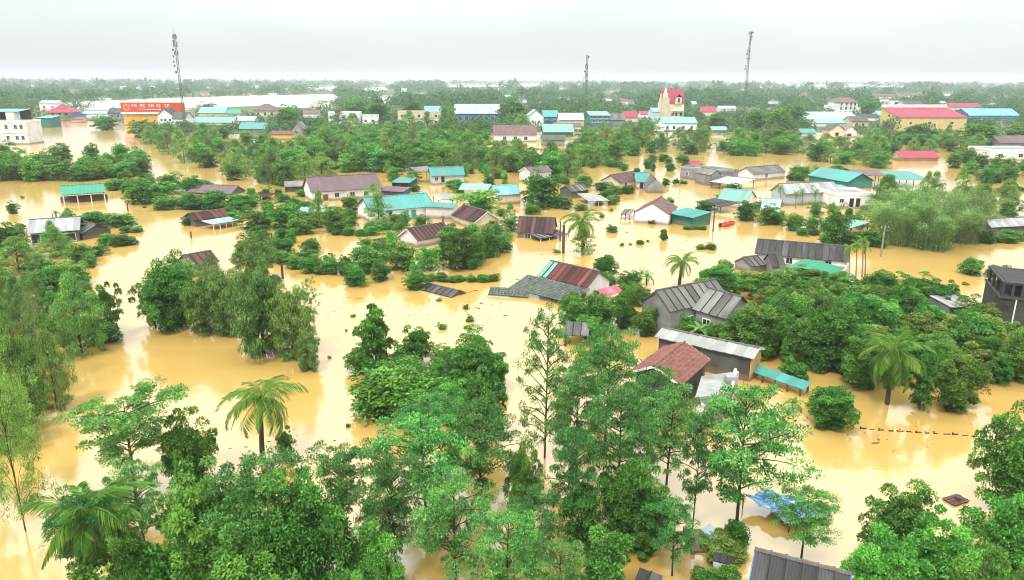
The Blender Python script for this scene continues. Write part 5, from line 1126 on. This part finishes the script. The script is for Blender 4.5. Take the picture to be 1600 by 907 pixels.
# tiny houses scattered through the far woods
rf = random.Random(77)
for k in range(120):
    y = rf.choice((rf.uniform(132, 142), rf.uniform(140, 168))); x = rf.uniform(20, 1590)
    if any(inside(x, y, pg) for pg in WATER) or any(l - 10 < x < r + 10 and t - 6 < y < b + 6 for l, r, t, b in PROT): continue
    w = rf.uniform(7, 17)*(.55 if y < 142 else 1)
    block('tiny far house showing among the distant woods', x, x + w, y, y - rf.uniform(2.2, 4.6), 9, rf.choice(('plaster_white', 'plaster_white', 'plaster_cream')), rf.choice(('gable', 'gable', 'flat')), rf.choice(('paleblue_sheet', 'light_sheet', 'crimson_sheet', 'purple_sheet', 'mint_sheet', 'dark_sheet')), rf.uniform(2, 3.4), group='tiny far houses among the woods', name='far_house', cat='house')
R0 = random.Random(5)
far_wood('town_trees', 'mass of green trees filling the gaps between the town buildings', 11, 1300, 400, 1050, 1, lambda x, y: (y > 152 and not (x < 60 and y > 190)) and y < 212, 95, .17, (5, 10))
far_wood('town_shrubs', 'low green shrubs between and before the town houses', 14, 1500, 380, 760, 1, lambda x, y: 168 < y < 216 and not (x < 60 and y > 186), 60, .2, (1.8, 4.2))
far_wood('woods', 'dark wooded belt on the plain behind the town', 12, 3000, 800, 2300, 1, lambda x, y: R0.random() < .62 + .5*math.sin(x*.021 + 2)*math.sin(y*.31 + x*.006), 46, .24, (5, 15))
far_wood('woods', 'hazy blue green woods reaching to the horizon', 13, 4200, 2000, 7000, 1, lambda x, y: R0.random() < .5 + .6*math.sin(x*.013 + y*1.3)*math.cos(x*.005), 16, .5, (6, 20))
T = plant_px
for a in [('midround', 560, 192, 62, 148, 'big round tree rising above the white school block'), ('midround', 592, 196, 56, 152, 'big tree between the two flat blocks'), ('midloose', 530, 206, 40, 172, 'loose tree screening the left of the white school block'),
 ('midloose', 552, 207, 38, 178, 'loose tree screening the right of the white school block'), ('midloose', 640, 206, 36, 174, 'loose tree screening the left of the cream flat block'), ('midloose', 668, 206, 30, 176, 'loose tree screening the right of the cream flat block'),
 ('conifer', 697, 214, 26, 157, 'tall dark conifer left of the blue market hall'), ('conifer', 708, 212, 20, 166, 'shorter dark conifer beside the tall one'), ('midround', 645, 184, 54, 150, 'wide tree above the cream flat block'),
 ('midround', 800, 196, 56, 148, 'dark tree right of the blue market hall'), ('midloose', 815, 212, 40, 180, 'loose tree left of the white gabled house'), ('midround', 1178, 204, 54, 164, 'dark tree right of the right mast'), ('midround', 1214, 206, 56, 160, 'broad dark tree between the mast and the market shed'),
 ('midround', 1242, 196, 50, 156, 'tall dark tree left of the market shed'), ('midround', 1120, 204, 46, 176, 'round tree right of the mint roofed annex'), ('midround', 1356, 182, 44, 152, 'tree right of the white villa'), ('midround', 1386, 196, 36, 174, 'tree left of the pink red roofed hall'),
 ('midround', 1432, 224, 54, 188, 'dark round tree in front of the pink red roofed hall'), ('midround', 1530, 228, 86, 184, 'very broad dark tree in front of the blue roofed building'), ('midround', 1586, 224, 60, 190, 'dark tree in front of the right end of the blue roofed building'),
 ('midround', 1012, 212, 40, 186, 'dark tree at the left of the low pale sheds'), ('midround', 325, 180, 40, 158, 'tree behind the upper green roofed shed'), ('midround', 290, 208, 34, 184, 'tree at the foot of the left mast'), ('midround', 165, 203, 56, 178, 'leafy clump on the river bank left of the red sign'), ('midround', 450, 196, 44, 162, 'round tree at the river strip right of the cream villa'),
 ('midround', 548, 328, 46, 303, 'round tree hiding the middle of the hall wall'), ('midloose', 584, 316, 34, 288, 'loose tree at the right end of the hall wall'), ('midround', 232, 215, 60, 188, 'leafy tree in front of the yellow shutters')]: T(*a)
# big round trees, bushes and hedges around the houses ------------------------------------------------ (kind, x, water line, width, top, label)
for a in [
 ('midround', 845, 322, 92, 262, 'big round mango tree beside the grey corner house in the village middle'),
 ('bush', 831, 335, 30, 317, 'small round bush under the big round mango tree'),
 ('midbright', 748, 331, 84, 292, 'leafy tree in front of the bright blue roof'),
 ('midloose', 592, 356, 52, 305, 'small single trunk tree in front of the long teal roof'),
 ('midround', 524, 362, 58, 318, 'dark tree left of the long teal roof'),
 ('midround', 548, 352, 34, 322, 'small tree between the hall and the long teal roof'),
 ('midloose', 500, 350, 34, 300, 'slim tree in front of the purple brown hall'),
 ('midround', 402, 356, 70, 322, 'dark round tree left of the purple brown hall'),
 ('midround', 446, 358, 76, 312, 'tall green tree at the left corner of the purple brown hall'),
 ('midround', 477, 366, 40, 338, 'low tree in front of the left corner of the hall'),
 ('bush', 625, 352, 40, 330, 'bush at the left of the reddish brown ribbed roof'),
 ('midloose', 628, 372, 34, 338, 'thin tree standing before the reddish brown ribbed roof'),
 ('bush', 600, 360, 60, 346, 'low bush under the small single trunk tree'),
 ('bush', 545, 368, 56, 354, 'drowned hedge in front of the dark tree'),
 ('bush', 320, 327, 150, 298, 'long hedge in front of the low sunken dark roof'),
 ('midround', 222, 318, 70, 276, 'dark bushy tree right of the green pavilion'),
 ('midbright', 252, 312, 60, 283, 'bright bushy tree left end of the long hedge'),
 ('bush', 285, 300, 70, 272, 'big bush above the left end of the long hedge'),
 ('bush', 200, 296, 70, 272, 'bush on the bank above the green pavilion'),
 ('bush', 350, 330, 70, 303, 'right end bush of the long hedge'),
 ('bush', 168, 354, 84, 329, 'wide bush behind the patched grey and rust shed'),
 ('bush', 182, 383, 58, 361, 'round bush in front of the patched grey and rust shed'),
 ('bush', 206, 363, 36, 352, 'little bush at the tip of the wide bush'),
 ('midround', 14, 392, 76, 342, 'dark tree left of the pale grey metal roof'),
 ('loose', 88, 402, 64, 354, 'olive tree in front of the pale grey metal roof'),
 ('loose', 30, 424, 90, 372, 'olive tree at the left edge below the metal roof'),
 ('bush', 95, 442, 68, 408, 'broad leaved bush in the water below the metal roof'),
 ('bush', 58, 452, 60, 424, 'bush beside the broad leaved bush at the left edge'),
 ('bush', 302, 352, 34, 338, 'pale weedy bush at the left end of the rusty red striped roof'),
 ('bush', 430, 396, 60, 372, 'upper bush of the diagonal hedge'),
 ('bush', 462, 412, 70, 380, 'middle bush of the diagonal hedge'),
 ('bush', 503, 426, 56, 400, 'lower bush of the diagonal hedge'),
 ('bush', 540, 428, 36, 406, 'last small bush of the diagonal hedge'),
 ('midround', 398, 410, 70, 358, 'dark green tree at the upper end of the diagonal hedge'),
 ('bush', 556, 446, 44, 412, 'dark bush at the left tip of the mango trees'),
 ('midround', 575, 424, 76, 376, 'left mango tree of the flooded orchard'),
 ('midround', 628, 420, 70, 372, 'second mango tree of the flooded orchard'),
 ('midbright', 668, 422, 50, 380, 'lighter mango tree of the flooded orchard'),
 ('dome', 718, 418, 90, 345, 'largest dark mango tree of the flooded orchard'),
 ('midround', 766, 402, 48, 342, 'right mango tree of the flooded orchard'),
 ('bright', 650, 452, 44, 421, 'bright round bush beside the small dark grey roof'),
 ('bush', 690, 440, 60, 426, 'weedy bank behind the small dark grey roof'),
 ('bush', 745, 440, 70, 428, 'drifted weeds right of the small dark grey roof'),
 ('bright', 945, 432, 52, 394, 'neat round bush right of the half sunken red roofed house'),
 ('bush', 950, 446, 40, 426, 'low plants at the foot of the neat round bush'),
 ('bush', 956, 363, 22, 351, 'small floating bush right of the draped palm'),
 ('bush', 1037, 376, 15, 355, 'tiny upright bush alone in the flooded lane'),
 ('bush', 1018, 350, 16, 342, 'little bush at the base of the wide white gable'),
 ('bush', 1086, 359, 36, 350, 'weeds in front of the dark teal shed'),
 ('bush', 1103, 390, 32, 379, 'floating weeds right of the coconut palm in the lane'),
 ('bush', 1000, 382, 16, 374, 'floating weeds in the middle of the lane'),
 ('midround', 1166, 344, 50, 311, 'left of two round bushes right of the boat'),
 ('midround', 1200, 350, 54, 316, 'right of two round bushes right of the boat'),
 ('bush', 1102, 331, 36, 312, 'bush behind the teal shed'),
 ('bush', 1047, 318, 18, 308, 'small bush beside the ridge of the white gable house'),
 ('bush', 1062, 287, 22, 279, 'low weeds at the lane bend'),
 ('bush', 1098, 285, 24, 278, 'weeds in front of the long grey wall house'),
 ('midround', 940, 298, 36, 282, 'bush in front of the dark brown ribbed roof'),
 ('midround', 912, 290, 44, 270, 'dark bush between the corner house and the brown ribbed roof'),
 ('bush', 970, 304, 40, 288, 'weedy hedge below the dark brown ribbed roof'),
 ('bush', 1040, 291, 16, 277, 'bush at the right end of the teal roofed cream house'),
 ('midloose', 911, 397, 44, 356, 'vine covered tree wrapped round the draped palm'),
 ('midround', 1302, 384, 54, 312, 'upright dark acacia left of the bamboo'),
 ('bush', 1262, 368, 34, 352, 'bush left of the upright dark acacia'),
 ('bush', 1308, 384, 60, 362, 'bush at the foot of the upright dark acacia'),
 ('bush', 1360, 384, 56, 356, 'bush at the left foot of the bamboo'),
 ('bamboo', 1400, 382, 100, 288, 'left clump of feathery bamboo on the right'),
 ('bamboo', 1452, 388, 116, 284, 'middle clump of feathery bamboo on the right'),
 ('bamboo', 1502, 378, 100, 276, 'right clump of feathery bamboo on the right'),
 ('bamboo', 1425, 345, 90, 278, 'bamboo clump behind the left clump'),
 ('loose', 1382, 330, 70, 275, 'dark loose tree right of the long pale teal roof'),
 ('midround', 1528, 330, 50, 286, 'tree behind the right bamboo clump'),
 ('bush', 1555, 380, 60, 358, 'hedge right of the bamboo below the low grey shed'),
 ('bush', 1592, 376, 50, 360, 'hedge at the right edge below the low grey shed'),
 ('midround', 1580, 342, 22, 327, 'small dark tree behind the low grey shed'),
 ('bush', 1516, 428, 46, 400, 'round bush alone in the water right of centre'),
 ('bush', 1562, 434, 44, 415, 'bushes joining the right edge above the dark building'),
 ('bush', 1596, 438, 50, 416, 'bright bush at the right edge above the dark building'),
 ('bush', 1572, 302, 30, 292, 'low scrub in the flooded field at the right edge'),
 ('bush', 1598, 300, 30, 291, 'scrub touching the right edge in the flooded field'),
]: T(*a, cat='bush' if a[0] in ('bush', 'bright') else 'tree')
# right hand thicket
for a in [
 ('dome', 1425, 470, 84, 424, 'round topped tree at the upper right of the thicket'),
 ('bright', 1122, 466, 96, 406, 'bright tree right of the coconut palm in the lane'),
 ('dome', 1205, 470, 90, 416, 'broad tree below the green awning'),
 ('bush', 1255, 452, 70, 432, 'bush under the right end of the green awning'),
 ('midround', 1160, 448, 60, 420, 'tree left of the green awning'),
 ('dome', 1172, 556, 106, 470, 'dark tree between the large concrete house and the thicket'),
 ('dome', 1226, 520, 80, 448, 'tree behind the dark tree in the thicket'),
 ('bright', 1285, 575, 130, 455, 'big fresh green tree at the middle of the thicket'),
 ('bright', 1345, 540, 110, 446, 'green tree at the top of the thicket'),
 ('dome', 1345, 602, 100, 512, 'low dark tree behind the right coconut palm'),
 ('yellowbush', 1440, 548, 90, 486, 'yellowish tree right of the coconut palm crown'),
 ('bright', 1516, 560, 112, 482, 'rounded bright tree near the dark concrete building'),
 ('yellowbush', 1500, 592, 96, 536, 'yellow green shrub above the round tree at the water'),
 ('dome', 1490, 638, 96, 540, 'round tree at the water right of the coconut palm'),
 ('domeopen', 1437, 640, 56, 556, 'thin crooked tree between the coconut palm and the round tree'),
 ('dome', 1590, 592, 90, 505, 'dark tree below the dark concrete building'),
 ('domeopen', 1562, 600, 56, 548, 'small open tree left of the dark tree by the right edge'),
 ('bush', 1240, 590, 50, 560, 'shrub beside the teal sheet awning'),
 ('bush', 1460, 500, 80, 476, 'shrubs in front of the pale flat roof'),
 ('dome', 1295, 664, 104, 597, 'round bush tree standing in the water below the thicket'),
]: T(*a, cat='bush' if 'bush' in a[0] else 'tree')
for a in [
 ('domeopen', 935, 520, 80, 452, 'dark bushy tree left of the large concrete house'),
 ('dome', 975, 512, 60, 440, 'tree at the left corner of the large concrete house'),
 ('bush', 905, 500, 50, 472, 'shrub below the half sunken red roofed house'),
 ('bush', 1075, 525, 44, 490, 'palm like shrubs in front of the large concrete house'),
 ('bush', 1115, 540, 60, 500, 'shrubs against the wing of the concrete house'),
 ('domeopen', 588, 588, 88, 468, 'tall dark open tree in mid water at the centre left'),
 ('domeopen', 652, 568, 66, 504, 'small gnarled tree beside the tall dark open tree'),
 ('dome', 742, 612, 124, 513, 'round crowned tree in the middle of the water'),
 ('dome', 690, 620, 60, 560, 'low tree left of the round crowned tree'),
 ('bush', 600, 644, 136, 566, 'wide low bush at the left of the centre grove'),
 ('bush', 660, 642, 110, 572, 'second wide low bush of the centre grove'),
 ('bright', 715, 662, 100, 590, 'fresh green tree behind the centre grove'),
 ('dome', 276, 512, 108, 388, 'dark leafy tree alone on the left water'),
 ('domeopen', 244, 512, 66, 420, 'dark lower tree leaning into the dark leafy tree'),
 ('weeping', 322, 516, 84, 412, 'drooping tree filling the gap between the dark leafy tree and the acacia row'),
 ('weeping', 350, 522, 116, 402, 'left tree of the drooping acacia row'),
 ('weeping', 412, 552, 140, 396, 'tallest tree of the drooping acacia row'),
 ('weeping', 458, 560, 92, 426, 'right tree of the drooping acacia row'),
 ('weeping', 398, 440, 84, 360, 'rear tree of the drooping acacia row'),
 ('weeping', 482, 577, 62, 512, 'small green willowy bush at the foot of the acacia row'),
 ('slender', 486, 540, 40, 430, 'thin pale tree at the right end of the acacia row'),
 ('loose', 128, 552, 100, 432, 'acacia on the small island at the left'),
 ('domeopen', 172, 528, 56, 434, 'leaning leafy tree at the right of the left island'),
 ('bush', 160, 534, 66, 500, 'low bush at the tip of the left island'),
 ('tall', 72, 600, 70, 440, 'tall loose tree behind the left island'),
 ('loose', 14, 640, 92, 460, 'olive tree at the left edge above the palm bay'),
 ('tallleafy', 40, 830, 110, 440, 'very tall leafy acacia at the left edge'),
 ('tallleafy', -34, 800, 104, 450, 'tall dark acacia cut by the left edge'),
 ('loose', 90, 640, 70, 520, 'small dark acacia right of the very tall one'),
]: T(*a, cat='bush' if a[0] == 'bush' else 'tree')
# foreground
for a in [
 ('umbrella', 212, 772, 176, 617, 'flat topped open tree at the lower left'),
 ('dome', 300, 772, 104, 634, 'dense dark tree right of the flat topped open tree'),
 ('feather', 232, 880, 110, 712, 'thin open tree below the flat topped open tree'),
 ('dome', 330, 960, 190, 716, 'left crown of the big green mass at the lower left'),
 ('feather', 420, 950, 200, 700, 'feathery crown at the top of the big green mass'),
 ('dome', 480, 968, 190, 722, 'right crown of the big green mass at the lower left'),
 ('bright', 395, 1010, 210, 780, 'front crown of the big green mass at the lower left'),
 ('umbrella', 540, 850, 110, 700, 'open airy tree right of the big green mass'),
 ('bush', 250, 985, 120, 838, 'dark shrubs at the bottom edge right of the low palm'),
 ('bush', 180, 1000, 130, 870, 'pale shrubs at the bottom left edge'),
 ('bright', 188, 860, 70, 745, 'bright green young tree behind the white lettered corner palm'.replace('white lettered corner palm', 'arching low palm')),
 ('bright', 588, 962, 118, 806, 'bright green round tree at the bottom edge'),
 ('conifer', 612, 872, 44, 772, 'narrow dark conifer behind the bright green round tree'),
 ('bright', 560, 1010, 110, 872, 'low bright tree at the bottom edge left of the round one'),
 ('feather', 668, 838, 190, 640, 'spreading feathery tree with a forked trunk at the bottom centre'),
 ('feather', 752, 800, 150, 622, 'feathery tree behind the forked one'),
 ('feather', 712, 930, 170, 742, 'lower feathery tree in front of the forked one'),
 ('feather', 790, 985, 150, 790, 'feathery tree at the bottom edge left of the water gap'),
 ('dome', 815, 812, 66, 678, 'dense narrow dark tree beside the water gap'),
 ('feather', 620, 905, 130, 700, 'feathery tree above the narrow dark conifer'),
 ('feather', 690, 760, 130, 608, 'feathery crown rising behind the bottom centre trees'),
 ('feather', 832, 905, 110, 760, 'low feathery tree leaning over the water gap'),
 ('feather', 890, 850, 110, 660, 'slim feathery tree on the right side of the water gap'),
 ('feather', 1010, 722, 120, 575, 'feathery tree hiding the foot of the red tile wing'),
 ('feather', 930, 640, 100, 540, 'light feathery tree below the grey roof patch'),
 ('domeopen', 760, 690, 90, 560, 'leafy tree at the right of the centre grove'),
 ('dome', 226, 985, 116, 800, 'dark bushy tree right of the arching low palm'),
 ('umbrella', 150, 960, 120, 770, 'open tree behind the arching low palm'),
 ('feather', 1050, 900, 100, 776, 'feathery tree before the open water at the bottom'),
 ('slender', 851, 716, 116, 462, 'tall slender tree with a dark trunk in the centre'),
 ('feather', 945, 700, 130, 506, 'feathery tree left of the red tile roof'),
 ('feather', 900, 742, 120, 560, 'feathery tree right of the tall slender tree'),
 ('feather', 1040, 770, 132, 606, 'feathery tree below the concrete terrace'),
 ('feather', 965, 800, 150, 600, 'feathery tree in the middle of the right grove'),
 ('dome', 985, 852, 130, 700, 'dark round tree at the heart of the right grove'),
 ('bright', 1008, 866, 70, 788, 'bright shrubby tree at the front of the right grove'),
 ('domeopen', 910, 862, 100, 738, 'open dark tree at the left of the right grove'),
 ('feather', 1082, 826, 84, 640, 'thin straight tree at the right of the right grove'),
 ('feather', 1150, 832, 200, 602, 'big layered feathery tree over the blue tarpaulin'),
 ('feather', 1252, 872, 116, 758, 'low open tree over the right end of the blue tarpaulin'),
 ('bush', 1148, 850, 56, 812, 'dark broad leaved shrub beside the white corrugated sheet'),
 ('yellowbush', 1130, 866, 90, 842, 'yellow green creeper on the platform'),
 ('domeopen', 940, 960, 130, 820, 'leafy tree at the bottom edge right of the water gap'),
 ('feather', 870, 1000, 120, 838, 'small feathery tree at the bottom edge of the water gap'),
 ('bush', 1120, 912, 70, 886, 'pale weeds in front of the little hut'),
 ('dome', 1396, 900, 136, 750, 'tall domed dark tree at the lower right'),
 ('bright', 1360, 985, 150, 818, 'dense tree at the bottom edge left of the domed tree'),
 ('bright', 1470, 965, 160, 796, 'fresh green tree at the bottom edge right of the domed tree'),
 ('bright', 1570, 940, 170, 752, 'large bright tree in the lower right corner'),
 ('dome', 1576, 806, 130, 628, 'dark domed tree at the right edge'),
 ('bright', 1520, 1030, 150, 850, 'low fresh tree at the bottom right edge'),
]: T(*a, cat='bush' if 'bush' in a[0] else 'tree')
# palms ------------------------------------------------------------------------------------------------
palm_px(410, 718, 408, 622, 150, 'coconut palm alone in the lower left water', nf=22)
palm_px(1386, 632, 1396, 548, 134, 'coconut palm with long hanging fronds on the right', nf=26, frs=FRL, lo=-66, hi=86)
palm_px(1061, 446, 1066, 409, 64, 'small coconut palm leaning over the flooded lane', nf=18, tr=.2)
palm_px(911, 394, 910, 346, 78, 'draped leafy palm beside the dark brown pole', nf=26, lo=-70, hi=82, tr=.25)
palm_px(128, 965, 138, 800, 196, 'arching low coconut palm at the lower left corner', nf=20, frs=FRL, lo=-40, hi=70)
plant_px('domeopen', 448, 716, 44, 668, 'small leafy tree right of the lone coconut palm', 'tree')
palm_px(585, 834, 582, 806, 66, 'young palm behind the narrow dark conifer', nf=8, frs=FRL, lo=0, hi=60, name='young_palm', tr=.08)
AP = 'areca palms in the row before the pale grey roofed house'
for i, (x, yb, yc) in enumerate(((1219, 322, 293), (1230, 316, 291), (1243, 326, 301), (1254, 322, 297), (1266, 318, 294), (1273, 326, 299))):
    palm_px(x, yb, x + random.uniform(-1.5, 1.5), yc, 21, 'slim areca palm in the row before the pale grey roofed house', nf=9, frs=FRS, name='areca_palm', tr=.09, lo=-40, hi=70, group=AP, bark='palebark')
AQ = 'areca palms at the end of the long dark grey row house'
for i, (x, yb, yc) in enumerate(((1326, 442, 386), (1337, 438, 380), (1347, 434, 374), (1352, 430, 384))):
    palm_px(x, yb, x + random.uniform(-2, 2), yc, 34, 'tall areca palm at the end of the long dark grey row house', nf=9, frs=FRS, name='areca_palm', tr=.08, lo=-45, hi=70, group=AQ, bark='palebark')
for x, yb, yc in ((690, 245, 168), (706, 242, 176)): pass
for a in [(985, 452, 34, 428, 'banana plant at the water right of the pink canopy'), (1010, 446, 30, 418, 'banana plant left of the small leaning palm'), (1002, 436, 22, 418, 'little banana plant behind the banana pair'),
          (1090, 540, 40, 492, 'banana plant against the large concrete house'), (1240, 640, 30, 622, 'banana leaves beside the round bush tree'), (88, 340, 18, 326, 'banana plant behind the pale grey metal roof')]:
    banana_px(*a)
# floating plants ------------------------------------------------------------------------------------
rr = random.Random(21); G = 'floating weed clumps on the open water'
for x, y, w, yt in ((691,514,20,503), (728,483,13,473), (734,502,18,491), (544,667,11,660), (552,495,12,490), (438,512,9,506), (541,518,6,513), (686,470,14,465), (1508,445,14,440), (1490,458,16,452), (972,384,10,378), (985,383,9,379), (1012,378,7,374), (870,395,16,388), (1222,658,14,651), (96,592,18,574), (556,446,12,440), (1385,460,12,455), (780,560,12,553), (515,560,8,555), (35,310,8,305), (226,325,9,320), (940,340,12,332), (955,330,9,324), (1232,420,1,418)):
    if w > 1: plant_px('tuft', x, y, w, yt, 'small clump of weeds floating on the open brown water', 'plant', group=G)
rd = random.Random(9); mb = MB()
for k in range(420):
    c0 = rd.choice(((890,440), (700,470), (1000,370), (880,385), (720,490), (1100,400), (520,470), (1180,660), (450,690), (1400,680), (960,350), (1250,460)))
    p = P(c0[0] + rd.gauss(0, 60), c0[1] + rd.gauss(0, 14), .012); a = rd.random()*6.28; l = rd.uniform(.06, .3)*(1 if k % 9 else 2.2)
    u = Vector((math.cos(a), math.sin(a), 0))*l; v = Vector((-u.y, u.x, 0))*rd.uniform(.15, .5)
    mb.poly([p - u, p - v + Vector((0, 0, .02)), p + u, p + v + Vector((0, 0, .03))])
o = mb.build('floating_debris', M['wood'], kind='stuff'); o['label'] = 'twigs and leaf litter drifting on the brown water'; o['category'] = 'debris'
# ------------------------------------------------------------------ haze over the plain
hz, nt, b = mat_base('haze'); nt.nodes.remove(b)
pv = N(nt, 'ShaderNodeVolumePrincipled'); pv.inputs['Color'].default_value = (.93, .97, 1, 1); pv.inputs['Density'].default_value = .00017; pv.inputs['Anisotropy'].default_value = 0.1
LK(nt, pv.outputs[0], nt.nodes['Material Output'].inputs['Volume'])
MB().b2((-13500, -220, -4.5), (13500, 12600, 72)).build('haze', hz, kind='stuff')
print('HOUSES', INFO)
